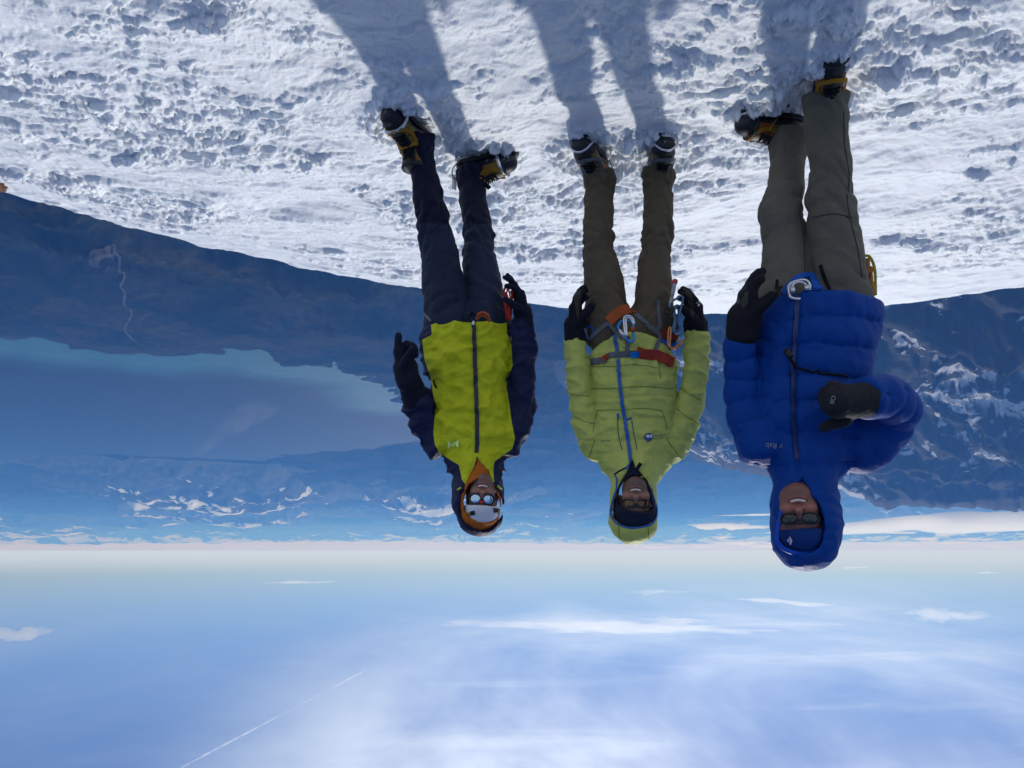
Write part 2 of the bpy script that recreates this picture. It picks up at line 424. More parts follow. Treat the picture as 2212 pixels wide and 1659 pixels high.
def build_far():
    # forested valley
    def vf(X, Y, RR, AA): return land_h(X, Y)
    me, X, Y, Z = wedge('forest_valley', R(-50), R(50), 760, 2900, 98000, 420, vf)
    t = NT('forest')
    pos = t.node('ShaderNodeNewGeometry').outputs['Position']
    def pn(scale, det, rough=0.6):
        mp = t.node('ShaderNodeMapping'); mp.inputs['Scale'].default_value = (1 / scale,) * 3
        t.l.new(pos, mp.inputs[0]); return t.noise(mp.outputs[0], 1.0, det, rough)
    a, b = pn(900, 8, 0.65), pn(110, 6, 0.75)
    c1 = t.mix(t.range(a, 0.38, 0.62), (0.006, 0.012, 0.008), (0.048, 0.044, 0.026))
    c2 = t.mix(t.range(b, 0.4, 0.75), c1, (0.004, 0.007, 0.005))
    t.base(c2, 1.0, 0, 0.0)
    tag(link('forest_valley', me, t.m), kind='structure')
    # lake: one sheet of water; the shoreline is where the land rises through it
    me, X, Y, Z = wedge('lake', R(-38), R(46), 420, 7000, 25000, 150, lambda X, Y, RR, AA: np.full(X.shape, LAKE_Z))
    ns = np.array([plane_xy(*p) for p in near_shore])
    d = np.full(X.shape, 1e9)
    for p, q in zip(ns[:-1], ns[1:]):
        e = q - p; h = np.clip(((X - p[0]) * e[0] + (Y - p[1]) * e[1]) / (e @ e), 0, 1)
        d = np.minimum(d, np.hypot(X - p[0] - h * e[0], Y - p[1] - h * e[1]))
    attr(me, 'shore', d + 260 * fbm2(X / 1500, Y / 1500, 3))
    bm = bmesh.new(); bm.from_mesh(me); bm.verts.ensure_lookup_table()
    out = poly_sd(X, Y, lake_poly).ravel() > 900
    bmesh.ops.delete(bm, geom=[v for v in bm.verts if out[v.index]], context='VERTS'); bm.to_mesh(me); bm.free()
    t = NT('lake_water')
    pos = t.node('ShaderNodeNewGeometry').outputs['Position']
    shallow = t.range(t.attr('shore'), 1500, 500)
    t.base(t.mix(shallow, (0.004, 0.012, 0.030), (0.012, 0.085, 0.105)), t.range(t.attr('shore'), 400, 1700, 0.25, 0.6), 0, 0.10)
    mp2 = t.node('ShaderNodeMapping'); mp2.inputs['Scale'].default_value = (1 / 30, 1 / 30, 1); t.l.new(pos, mp2.inputs[0])
    t.set('Normal', t.bump(t.noise(mp2.outputs[0], 1.0, 3), 0.15, 3.0))
    tag(link('lake', me, t.m), kind='structure')
    z5 = lambda x, y: ((x / 1.3012) / 1.8228, (1750 + y / 1.3012) / 1.8228)
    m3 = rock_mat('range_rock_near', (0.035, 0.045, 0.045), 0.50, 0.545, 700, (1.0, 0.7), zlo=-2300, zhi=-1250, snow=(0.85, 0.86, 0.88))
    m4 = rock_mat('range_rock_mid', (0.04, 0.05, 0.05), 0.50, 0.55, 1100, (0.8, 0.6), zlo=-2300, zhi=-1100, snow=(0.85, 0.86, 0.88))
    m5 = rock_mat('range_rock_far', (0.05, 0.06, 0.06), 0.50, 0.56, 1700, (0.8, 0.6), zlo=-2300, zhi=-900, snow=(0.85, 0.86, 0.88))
    c3 = [z5(*p) for p in [(-700,190),(0,140),(330,215),(420,235),(500,255),(560,265),(640,300),(690,335),(760,325),(900,330),(1010,340),(1080,360),(1130,362),(1200,360),(1270,345),(1340,355),(1450,330),(1550,300),(1650,300),(1740,265),(1850,275),(1990,330),(2060,350),(2150,360),(2212,380)]]
    c3 += [(1100,1085),(1200,1060),(1300,1030),(1400,1008),(1500,1000),(1600,1030),(1700,1060),(1900,1080),(2212,1080),(2500,1080)]
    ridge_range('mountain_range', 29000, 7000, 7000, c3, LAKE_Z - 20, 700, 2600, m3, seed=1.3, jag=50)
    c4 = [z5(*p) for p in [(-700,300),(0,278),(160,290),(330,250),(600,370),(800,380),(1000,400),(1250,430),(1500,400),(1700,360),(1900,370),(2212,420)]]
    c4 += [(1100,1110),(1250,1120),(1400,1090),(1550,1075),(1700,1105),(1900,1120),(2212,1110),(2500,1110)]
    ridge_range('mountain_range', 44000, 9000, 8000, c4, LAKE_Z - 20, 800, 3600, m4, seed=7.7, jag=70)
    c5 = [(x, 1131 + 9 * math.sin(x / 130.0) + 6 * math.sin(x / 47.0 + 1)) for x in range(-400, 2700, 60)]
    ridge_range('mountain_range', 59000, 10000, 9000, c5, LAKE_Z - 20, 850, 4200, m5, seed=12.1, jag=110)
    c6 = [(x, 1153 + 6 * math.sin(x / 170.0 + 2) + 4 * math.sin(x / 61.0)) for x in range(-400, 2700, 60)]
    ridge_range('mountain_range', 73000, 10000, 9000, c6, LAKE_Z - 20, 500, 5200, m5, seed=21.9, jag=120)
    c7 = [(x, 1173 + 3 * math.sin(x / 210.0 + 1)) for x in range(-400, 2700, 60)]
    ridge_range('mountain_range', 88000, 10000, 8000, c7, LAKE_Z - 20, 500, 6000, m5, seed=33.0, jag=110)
    # snow-streaked massif on the photographer's left
    crest = [(1330,905),(1400,940),(1480,985),(1560,1010),(1650,1030),(1750,1040),(1814,1057),(1870,1085),(1916,1102),(1964,1090),(2010,1098),(2065,1097),(2146,1102),(2212,1106),(2400,1112),(2700,1100)]
    mm = rock_mat('massif_rock', (0.030, 0.036, 0.042), 0.505, 0.535, 170, (1.0, 0.8), tint=(0.05, 0.05, 0.05), zlo=-700, zhi=-2100, snow=(0.60, 0.62, 0.66), gully=True)  # snow colour dimmed to stand in for shade on the slopes
    pts = sorted(az_el(u, v) for u, v in crest)
    pa = np.array([p[0] for p in pts]); pe = np.array([p[1] for p in pts])
    def hf(X, Y, RR, AA):
        rc = 9800
        e = np.interp(AA, pa, pe)
        side = 1 - sstep(R(-9), R(-1), AA)
        zc = CAM_H + np.tan(e) * rc + 35 * fbm2(AA * 60, AA * 0, 5)
        zc = LAKE_Z + (zc - LAKE_Z) * side
        t = np.where(RR < rc, (rc - RR) / 6300.0, (RR - rc) / 3500.0)
        t = t + 0.13 * fbm2(X / 2600 + 4, Y / 2600, 4) * sstep(0, 0.2, t)
        prof = np.clip(1 - np.clip(t, 0, 1), 0, 1)
        bench = prof + 0.085 * np.sin(prof * 19.0 + 1.2) * sstep(0.0, 0.1, t)
        rd = ridged2(X / 1500 + 2, Y / 1500 + 5, 5)
        z = LAKE_Z + (zc - LAKE_Z) * (0.28 + 0.72 * bench) * sstep(0, 0.05, prof) + side * 520 * (rd - 0.62) * sstep(0.0, 0.15, t)
        z = np.where(RR > rc, LAKE_Z + (zc - LAKE_Z) * prof, z)
        return np.minimum(z, np.maximum(zc, LAKE_Z - 30))
    me, X, Y, Z = wedge('mountain_massif', R(-52), R(0), 620, 3400, 13300, 330, hf, log=False)
    attr(me, 'gully', np.clip((0.66 - ridged2(X / 1500 + 2, Y / 1500 + 5, 5)) * 3.0, -1, 1))
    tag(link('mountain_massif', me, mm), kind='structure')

def land_hit(u, v):
    d = ray(u, v); t = np.linspace(3000, 14000, 2200) / d.y
    X, Y, Z = d.x * t, d.y * t, CAM_H + d.z * t
    i = int(np.argmax(Z < land_h(X, Y)))
    return X[i], Y[i]
def drape(name, outline, mat, lift):
    """flat patch of ground following the land"""
    bm = bmesh.new()
    f = bm.faces.new([bm.verts.new((x, y, 0)) for x, y in outline]); bmesh.ops.triangulate(bm, faces=[f])
    for _ in range(3): bmesh.ops.subdivide_edges(bm, edges=bm.edges, cuts=1, use_grid_fill=True)
    co = np.array([v.co[:] for v in bm.verts]); h = land_h(co[:, 0], co[:, 1]) + lift
    for v, z in zip(bm.verts, h): v.co.z = z
    bmesh.ops.recalc_face_normals(bm, faces=bm.faces)
    me = bpy.data.meshes.new(name); bm.to_mesh(me); bm.free()
    tag(link(name, me, mat), kind='structure')
def build_valley_marks():
    dirt = simple('bare_earth', (0.050, 0.040, 0.036), 0.95, nscale=0.01, var=0.3, bump=0)
    out = [(430,400),(470,360),(520,350),(560,338),(575,350),(560,380),(585,410),(612,455),(575,468),(520,462),(480,450),(455,430)]
    drape('clearing', [land_hit(*z3(*p)) for p in out], dirt, 14.0)
    line = [(562,340),(590,385),(612,455),(640,500),(618,545),(640,590),(636,640),(668,670),(672,705),(640,760),(665,805),(700,835),(738,856)]
    P = [np.array(land_hit(*z3(*p))) for p in line]
    P = [q[:2] for q in smooth_path([(a, b, 0) for a, b in P], 60)]
    T = np.gradient(np.array(P), axis=0); T /= np.linalg.norm(T, axis=1)[:, None]
    S = np.stack([-T[:, 1], T[:, 0]], 1); w = np.array([5 + 6 * abs(math.sin(i * 0.9)) for i in range(len(P))])[:, None]
    A, B = np.array(P) + S * w, np.array(P) - S * w
    XY = np.concatenate([A, B]); Z = land_h(XY[:, 0], XY[:, 1]) + 12
    n = len(P)
    me = mesh_from('dirt_road', np.column_stack([XY, Z]), np.array([(i, i + 1, n + i + 1, n + i) for i in range(n - 1)]))
    tag(link('dirt_road', me, dirt), kind='structure')
def build_rock():
    def f(G):
        d = d_ell(G, (0, 0, 0), (0.13, 0.10, 0.05))
        X, Y, Z = np.broadcast_arrays(*G)
        return d + 0.03 * noise3(X * 12, Y * 12, Z * 14) + 0.02 * noise3(X * 30, Y * 30, Z * 30)
    V, F = solid(f, (-0.25, -0.2, -0.15), (0.25, 0.2, 0.15), 0.010)
    p = foot_xy(2, 398)
    me = mesh_from('rock', V + npv(p) + np.array((0.14, 0.05, -0.03)), F, smooth=False)
    tag(link('rock', me, simple('rust_brown_rock', (0.17, 0.085, 0.045), 0.9, nscale=9, var=0.5, bump=0.5, bdist=0.02)), 'rusty brown rock at the far edge of the snow, in the picture corner', 'rock')

def build_haze():
    bm = bmesh.new()
    bmesh.ops.create_cube(bm, size=1.0)
    S = 105000.0; zb, zt = LAKE_Z - 120.0, CAM_H + 6.0
    for v in bm.verts:
        v.co = Vector((v.co.x * 2 * S, v.co.y * 2 * S, zb if v.co.z < 0 else zt))
    me = bpy.data.meshes.new('haze'); bm.to_mesh(me); bm.free()
    m = bpy.data.materials.new('haze_air'); m.use_nodes = True
    nt = m.node_tree; nt.nodes.clear()
    out = nt.nodes.new('ShaderNodeOutputMaterial'); pv = nt.nodes.new('ShaderNodeVolumePrincipled')
    pv.inputs['Color'].default_value = (0.115, 0.365, 1.0, 1)
    pv.inputs['Density'].default_value = 4.2e-5
    pv.inputs['Anisotropy'].default_value = 0.3
    pv.inputs['Absorption Color'].default_value = (1, 1, 1, 1)
    nt.links.new(pv.outputs[0], out.inputs['Volume'])
    o = link('haze', me, m); tag(o, 'thin blue haze filling the air over the valley', kind='stuff')
    return o

def build_cloud(name, label, u, v, dist, w_px, h_px, depth, density, seed=0, tilt=0.0, lumps=9, ragged=0.35, group=None, flat_base=False, res=46, aniso=0.55, taper=1.0, bow=0.0):
    """cloud as a body of mist: lumps strung along a line, its outline broken up by noise; sizes in photograph units at its distance"""
    c = npv(at(u, v, dist)); k = np.linalg.norm(c - np.array((0, 0, CAM_H))) / FPX
    L, H = w_px * k / 2, h_px * k / 2
    rr = random.Random(seed)
    parts = []
    for i in range(lumps):
        t = -1 + 2 * (i + 0.5) / lumps + rr.uniform(-0.06, 0.06)
        env = max(0.12, (1 - abs(t) ** 1.6)) ** taper
        parts.append((t * 0.9, rr.uniform(-0.25, 0.25), rr.uniform(-0.3, 0.3) * (1 - env * 0.5) + bow * t * t, 1.5 / lumps + 0.12 * rr.random(), (0.45 + 0.5 * rr.random()) * env, (0.35 + 0.6 * rr.random()) * env))
    def f(G):
        d = None
        for (tx, ty, tz, sx, sy, sz) in parts:
            q = np.sqrt(((G[0] - tx) / sx) ** 2 + ((G[1] - ty) / sy) ** 2 + ((G[2] - tz) / sz) ** 2)
            e = (q - 1) * 0.3
            d = e if d is None else smin(d, e, 0.10)
        X, Y, Z = np.broadcast_arrays(*G)
        n = noise3(X * 5 + seed, Y * 2.2, Z * 2.0) + 0.6 * noise3(X * 12 + seed, Y * 5, Z * 4) + 0.35 * noise3(X * 27, Y * 9 + seed, Z * 8)
        d = d + ragged * 0.30 * n
        if flat_base: d = smax(d, -0.35 - Z, 0.08)
        return d
    lo, hi = (-1.35, -1.3, -1.5), (1.35, 1.3, 1.5)
    V, F = solid(f, lo, hi, 2.7 / res)
    e = npv(ray(u, v).normalized()); X_ = np.cross((0, 0, 1.0), -e); X_ = X_ / np.linalg.norm(X_); Yh = np.array((e[0], e[1], 0)); Yh /= np.linalg.norm(Yh)
    ct, st = math.cos(tilt), math.sin(tilt)
    x, y, z = V[:, 0] * L, V[:, 1] * depth / 2, V[:, 2] * H
    x, z = x * ct - z * st, x * st + z * ct
    W = c + x[:, None] * X_ + y[:, None] * Yh + z[:, None] * np.array((0, 0, 1.0))
    m = bpy.data.materials.get('cloud_%g_%g' % (density, aniso))
    if m is None:
        m = bpy.data.materials.new('cloud_%g_%g' % (density, aniso)); m.use_nodes = True; nt = m.node_tree; nt.nodes.clear()
        out = nt.nodes.new('ShaderNodeOutputMaterial'); pv = nt.nodes.new('ShaderNodeVolumePrincipled')
        pv.inputs['Color'].default_value = (0.99, 0.99, 0.99, 1); pv.inputs['Density'].default_value = density; pv.inputs['Anisotropy'].default_value = aniso
        pv.inputs['Absorption Color'].default_value = (1, 1, 1, 1)
        nt.links.new(pv.outputs[0], out.inputs['Volume'])
    o = link(name, mesh_from(name, W, F), m)
    tag(o, label, 'cloud', group)
    return o
def build_clouds():
    C = build_cloud
    C('lens_cloud', 'large white lens-shaped cloud above the snow-streaked massif', 2085, 1128, 14500, 760, 46, 2600, 2.6e-3, 3, R(1.5), 11, 0.12, taper=1.25, res=64, bow=0.15)
    C('cloud', 'bank of small white cumulus between the lime and blue climbers', 1570, 1136, 30000, 170, 30, 2200, 3e-3, 5, 0, 8, 0.5, flat_base=True)
    C('cloud', 'thin flat white cloud sheet just above the cumulus bank', 1640, 1112, 26000, 190, 6, 1500, 2.5e-3, 6, 0, 7, 0.2)
    low = [(1560,1160,60,7),(1600,1172,150,10),(1660,1180,90,9),(1520,1180,50,6),(1860,1140,40,10),(1905,1125,26,8),(1930,1150,110,7),(1990,1163,70,8),(2060,1172,50,7),(2110,1165,60,8),(2150,1178,40,6),(1850,1165,30,6),(1960,1176,60,5),(2040,1155,40,6),(1420,1182,60,7),(560,1180,40,3),(140,1178,90,4)]
    low.sort()
    nth = 'first second third fourth fifth sixth seventh eighth ninth tenth eleventh twelfth thirteenth fourteenth fifteenth sixteenth seventeenth'.split()
    for i, (u, v, w, h) in enumerate(low):
        C('cumulus', 'small white cumulus low over the far ranges, %s from the picture\'s left edge' % nth[i], u, v, 40000 + 500 * (i % 4), w, h, 1800, 2.5e-3, 20 + i, 0, 5, 0.45, group='small low clouds', flat_base=True, res=30)
    C('streak_cloud', 'long broken white streak cloud above the lime climber', 1300, 1354, 42000, 700, 22, 5000, 3.91e-04, 41, R(-0.6), 14, 0.75, res=84, taper=0.7)
    C('streak_cloud', 'upper white wisp lying over the long streak cloud', 1460, 1340, 42000, 170, 13, 3000, 4.14e-04, 43, R(-2), 7, 0.6, res=50)
    C('streak_cloud', 'thin curved white cloud alone in the sky beside the yellow climber', 650, 1258, 40000, 175, 7, 2500, 9.20e-04, 44, R(0), 8, 0.25, res=50, bow=-0.35)
    C('streak_cloud', 'soft white cloud cut by the edge of the picture', 30, 1371, 34000, 140, 36, 3500, 5.52e-04, 45, R(3), 7, 0.45, res=50)
    C('streak_cloud', 'slender tapering white streak above the blue climber\'s hood', 1690, 1300, 42000, 260, 10, 3000, 5.52e-04, 46, R(-3.5), 8, 0.4, res=56)
    C('streak_cloud', 'ragged pale cloud patch near the snowy massif\'s side of the sky', 2040, 1327, 38000, 170, 26, 3500, 3.45e-04, 47, R(-1), 7, 0.8, res=50)
    C('streak_cloud', 'faint ring-shaped pale wisp low over the horizon', 1420, 1278, 46000, 150, 12, 3000, 2.07e-04, 48, R(2), 7, 0.8, res=46)
    C('streak_cloud', 'two short white bars of cloud low beside the blue hood', 1846, 1226, 50000, 62, 6, 1500, 9.20e-04, 49, 0, 5, 0.4, res=34)
    C('streak_cloud', 'flat white sliver of cloud low on the horizon', 2135, 1237, 50000, 44, 5, 1500, 9.20e-04, 50, 0, 5, 0.3, res=34)
    C('mist', 'soft pale wisp of mist standing in for the sunlit streak on the lake', 530, 905, 12500, 330, 62, 1600, 9e-5, 61, R(40), 9, 0.5, res=50)  # thin volume added in place of the sunlit streak on the water
    # contrail in pieces
    for (u0, v0, u1, v1, w, dn, lab) in ((712, 1489, 795, 1445, 2.6, 7e-4, 'short bright fresh piece of contrail'), (625, 1534, 716, 1487, 3.0, 1.2e-4, 'faint middle gap piece of contrail'), (350, 1680, 634, 1530, 4.0, 3.2e-4, 'long fading older piece of contrail')):
        yd = 24000.0
        P = [npv(at(u0 + (u1 - u0) * t, v0 + (v1 - v0) * t, yd)) for t in np.linspace(0, 1, 60)]
        kk = px_m(P[0])
        rad = [max(0.12, (1 - 0.9 * abs(2 * t - 1) ** 2.5)) * w * kk * 0.5 * (1 + 0.35 * math.sin(t * 61) * math.sin(t * 23)) for t in np.linspace(0, 1, 60)]
        m = bpy.data.materials.new('contrail_ice'); m.use_nodes = True; nt = m.node_tree; nt.nodes.clear()
        out = nt.nodes.new('ShaderNodeOutputMaterial'); pv = nt.nodes.new('ShaderNodeVolumePrincipled')
        pv.inputs['Color'].default_value = (0.99, 0.99, 0.99, 1); pv.inputs['Density'].default_value = dn * 42; pv.inputs['Anisotropy'].default_value = 0.6; pv.inputs['Absorption Color'].default_value = (1, 1, 1, 1)
        nt.links.new(pv.outputs[0], out.inputs['Volume'])
        tag(MB().rod(P, rad, 8).build('contrail', m, None, True), lab + ' crossing the sky', 'contrail')
# ------------------------------------------------------------------ helpers: solid shapes from distance fields
CAMV = np.array((0, 0, CAM_H)); FWD = np.array((0, CP, -SP)); UPV = np.array((0, SP, CP))
def proj(P):
    """world points to photograph units (2212 x 1659, upside down)"""
    d = np.asarray(P, float) - CAMV
    k = FPX / (d @ FWD)
    return 1106.0 - d[..., 0] * k, 829.5 + (d @ UPV) * k
def npv(p): return np.array(p, float)
def px_m(p): return float((npv(p) - CAMV) @ FWD) / FPX          # metres per photograph unit at a point
def limb(spec):
    """[(u, v, y, width)] -> centre points and radii in metres"""
    pts = [npv(at(u, v, y)) for u, v, y, w in spec]
    return pts, [w * 0.5 * px_m(p) for p, (_, _, _, w) in zip(pts, spec)]
def smin(a, b, k):
    h = np.clip(0.5 + 0.5 * (b - a) / k, 0, 1)
    return b + (a - b) * h - k * h * (1 - h)
def smax(a, b, k): return -smin(-a, -b, k)
def d_tube(G, pts, rad, ky=1.0):
    X, Y, Z = G; out = None
    if not hasattr(ky, '__len__'): ky = [ky] * len(pts)
    for i in range(len(pts) - 1):
        a, b = pts[i], pts[i + 1]; e = [float(q) for q in (npv(b) - npv(a))]; L2 = sum(q * q for q in e) + 1e-12
        px, py, pz = X - float(a[0]), Y - float(a[1]), Z - float(a[2])
        h = np.clip((px * e[0] + py * e[1] + pz * e[2]) / L2, 0, 1)
        r = rad[i] + (rad[i + 1] - rad[i]) * h; k = ky[i] + (ky[i + 1] - ky[i]) * h
        d = np.sqrt((px - h * e[0]) ** 2 + ((py - h * e[1]) / k) ** 2 + (pz - h * e[2]) ** 2) - r
        out = d if out is None else np.minimum(out, d)
    return out
def d_ell(G, c, r):
    X, Y, Z = G
    q = np.sqrt(((X - c[0]) / r[0]) ** 2 + ((Y - c[1]) / r[1]) ** 2 + ((Z - c[2]) / r[2]) ** 2)
    return (q - 1) * min(r)
def d_plane(G, p, n):
    n = npv(n); n = n / np.linalg.norm(n)
    return (G[0] - p[0]) * n[0] + (G[1] - p[1]) * n[1] + (G[2] - p[2]) * n[2]
def d_box(G, c, h, r=0.0):
    q = [np.abs(G[i] - c[i]) - h[i] + r for i in range(3)]
    return np.sqrt(sum(np.maximum(k, 0) ** 2 for k in q)) + np.minimum(np.maximum(np.maximum(q[0], q[1]), q[2]), 0) - r
def solid(fun, lo, hi, vox):
    """mesh of the zero surface of fun(G) inside a box (surface nets)"""
    ax = [np.arange(lo[i], hi[i] + vox, vox, dtype=np.float32) for i in range(3)]
    G = (ax[0][:, None, None], ax[1][None, :, None], ax[2][None, None, :])
    D = np.broadcast_to(fun(G), tuple(len(a) for a in ax)).astype(np.float32).copy()
    D[0] = D[-1] = 1; D[:, 0] = D[:, -1] = 1; D[:, :, 0] = D[:, :, -1] = 1
    S = D < 0
    n = np.array(D.shape) - 1
    cs = np.zeros(tuple(n), np.int8)
    for i in (0, 1):
        for j in (0, 1):
            for k in (0, 1):
                cs += S[i:i + n[0], j:j + n[1], k:k + n[2]]
    act = np.argwhere((cs > 0) & (cs < 8))
    idx = np.full(tuple(n), -1, np.int32); idx[tuple(act.T)] = np.arange(len(act))
    acc = np.zeros((len(act), 3), np.float32); cnt = np.zeros(len(act), np.float32)
    corners = [(i, j, k) for i in (0, 1) for j in (0, 1) for k in (0, 1)]
    cd = {c: D[act[:, 0] + c[0], act[:, 1] + c[1], act[:, 2] + c[2]] for c in corners}
    for c in corners:
        for a in range(3):
            if c[a] == 0:
                e = list(c); e[a] = 1; e = tuple(e)
                d0, d1 = cd[c], cd[e]; m = (d0 < 0) != (d1 < 0)
                t = np.where(m, d0 / np.where(m, d0 - d1, 1), 0)
                p = np.array(c, np.float32)[None].repeat(len(act), 0); p[:, a] = t
                acc[m] += p[m]; cnt[m] += 1
    V = (act + acc / cnt[:, None]) * vox + np.array([a[0] for a in ax])
    quads = []
    for a in range(3):
        b, c = (a + 1) % 3, (a + 2) % 3
        sl0 = [slice(None)] * 3; sl1 = [slice(None)] * 3
        sl0[a] = slice(0, -1); sl1[a] = slice(1, None)
        s0, s1 = S[tuple(sl0)], S[tuple(sl1)]
        e = np.argwhere(s0 != s1)
        flip = s0[tuple(e.T)]
        def cell(db, dc):
            q = e.copy(); q[:, b] -= db; q[:, c] -= dc
            ok = (q >= 0).all(1) & (q < n).all(1)
            q = np.clip(q, 0, n - 1)
            return np.where(ok, idx[tuple(q.T)], -1)
        q = np.stack([cell(1, 1), cell(0, 1), cell(0, 0), cell(1, 0)], 1)
        good = (q >= 0).all(1)
        q, flip = q[good], flip[good]
        q[~flip] = q[~flip][:, ::-1]
        quads.append(q)
    return V.astype(np.float64), np.concatenate(quads)
def normals(V, F):
    n = np.cross(V[F[:, 2]] - V[F[:, 0]], V[F[:, 3]] - V[F[:, 1]])
    N = np.zeros_like(V)
    for k in range(4): np.add.at(N, F[:, k], n)
    return N / (np.linalg.norm(N, axis=1)[:, None] + 1e-12)
def box_of(parts, pad=0.05):
    P = np.concatenate([np.array(p) for p, r in parts]); m = max(max(r) for _, r in parts)
    return P.min(0) - m - pad, P.max(0) + m + pad
def axis_param(V, pts):
    """arc length of the nearest point on a polyline, and its distance"""
    best = np.full(len(V), 1e9); s = np.zeros(len(V)); L0 = 0.0
    for a, b in zip(pts[:-1], pts[1:]):
        a, b = npv(a), npv(b); e = b - a; L = np.linalg.norm(e)
        h = np.clip(((V - a) @ e) / (L * L), 0, 1)
        d = np.linalg.norm(V - a - h[:, None] * e, axis=1)
        m = d < best
        best[m] = d[m]; s[m] = L0 + h[m] * L; L0 += L
    return s, best
def poly_mask(V, poly):
    """signed distance (photograph units, positive inside) of the vertices to an outline"""
    u, v = proj(V)
    return -poly_sd(u, v, np.array(poly, float))

# ------------------------------------------------------------------ helpers: rods, straps, marks
def frames(P, closed=False):
    P = np.array(P, float); n = len(P)
    T = np.roll(P, -1, 0) - np.roll(P, 1, 0) if closed else np.gradient(P, axis=0)
    T /= np.linalg.norm(T, axis=1)[:, None] + 1e-12
    a = np.array((0, 0, 1.0)) if abs(T[0, 2]) < 0.9 else np.array((1.0, 0, 0))
    A = np.zeros_like(P); x = np.cross(T[0], a); x /= np.linalg.norm(x)
    for i in range(n):
        x = x - T[i] * (x @ T[i]); x /= np.linalg.norm(x) + 1e-12; A[i] = x
    return T, A, np.cross(T, A)
def smooth_path(P, n=24, closed=False):
    P = [npv(p) for p in P]
    if len(P) < 3 and not closed: return [P[0] + (P[1] - P[0]) * t for t in np.linspace(0, 1, max(2, n // 4))]
    m = len(P); out = []
    for i in range(m if closed else m - 1):
        g = lambda k: P[k % m] if closed else P[min(max(k, 0), m - 1)]
        p0, p1, p2, p3 = g(i - 1), g(i), g(i + 1), g(i + 2)
        k = max(2, n // (m if closed else m - 1))
        for j in range(k):
            t = j / k
            out.append(0.5 * ((2 * p1) + (-p0 + p2) * t + (2 * p0 - 5 * p1 + 4 * p2 - p3) * t * t + (-p0 + 3 * p1 - 3 * p2 + p3) * t ** 3))
    if not closed: out.append(P[-1])
    return out
class MB:
    """collects rods, straps and plates into one mesh"""
    def __init__(s): s.V, s.F = [], []
    def add(s, V, F):
        o = len(s.V); s.V += [tuple(map(float, v)) for v in V]; s.F += [tuple(int(i) + o for i in f) for f in F]; return s
    def rod(s, P, r, seg=8, closed=False, flat=1.0):
        P = np.array([npv(p) for p in P]); n = len(P); r = np.broadcast_to(np.asarray(r, float), (n,))
        T, A, B = frames(P, closed)
        V = [P[i] + r[i] * (math.cos(2 * math.pi * j / seg) * A[i] + flat * math.sin(2 * math.pi * j / seg) * B[i]) for i in range(n) for j in range(seg)]
        F = [(i * seg + j, i * seg + (j + 1) % seg, ((i + 1) % n) * seg + (j + 1) % seg, ((i + 1) % n) * seg + j) for i in range(n if closed else n - 1) for j in range(seg)]
        if not closed:
            F += [tuple(range(seg))[::-1], tuple((n - 1) * seg + j for j in range(seg))]
        return s.add(V, F)
    def strap(s, P, N, w, th=0.0025):
        P, N = np.array(P, float), np.array(N, float); n = len(P)
        T = np.gradient(P, axis=0); S = np.cross(T, N); S /= np.linalg.norm(S, axis=1)[:, None] + 1e-12
        w = np.broadcast_to(np.asarray(w, float), (n,))
        V = []
        for i in range(n):
            for sx, sn in ((-1, -1), (1, -1), (1, 1), (-1, 1)): V.append(P[i] + S[i] * sx * w[i] / 2 + N[i] * sn * th / 2)
        F = [(i * 4 + j, i * 4 + (j + 1) % 4, i * 4 + 4 + (j + 1) % 4, i * 4 + 4 + j) for i in range(n - 1) for j in range(4)]
        F += [(3, 2, 1, 0), tuple((n - 1) * 4 + j for j in range(4))]
        return s.add(V, F)
    def box(s, c, h, rot=None):
        c = npv(c); q = [npv((x * h[0], y * h[1], z * h[2])) for x in (-1, 1) for y in (-1, 1) for z in (-1, 1)]
        if rot is not None: q = [npv(rot @ Vector(p)) for p in q]
        return s.add([c + p for p in q], [(0, 1, 3, 2), (4, 6, 7, 5), (0, 4, 5, 1), (2, 3, 7, 6), (0, 2, 6, 4), (1, 5, 7, 3)])
    def spike(s, base, tip, w, th, side):
        base, tip, side = npv(base), npv(tip), npv(side); d = tip - base; o = np.cross(d, side); o /= np.linalg.norm(o) + 1e-12; side = side / np.linalg.norm(side)
        V = [base + side * a * w / 2 + o * b * th / 2 for a, b in ((-1, -1), (1, -1), (1, 1), (-1, 1))] + [tip]
        return s.add(V, [(0, 1, 2, 3), (0, 4, 1), (1, 4, 2), (2, 4, 3), (3, 4, 0)])
    def build(s, name, mat, parent=None, smooth=False):
        me = bpy.data.meshes.new(name); me.from_pydata(s.V, [], s.F); me.update()
        bm = bmesh.new(); bm.from_mesh(me); bmesh.ops.recalc_face_normals(bm, faces=bm.faces); bm.to_mesh(me); bm.free()
        if smooth: me.polygons.foreach_set('use_smooth', np.ones(len(me.polygons), bool))
        return link(name, me, mat, parent)
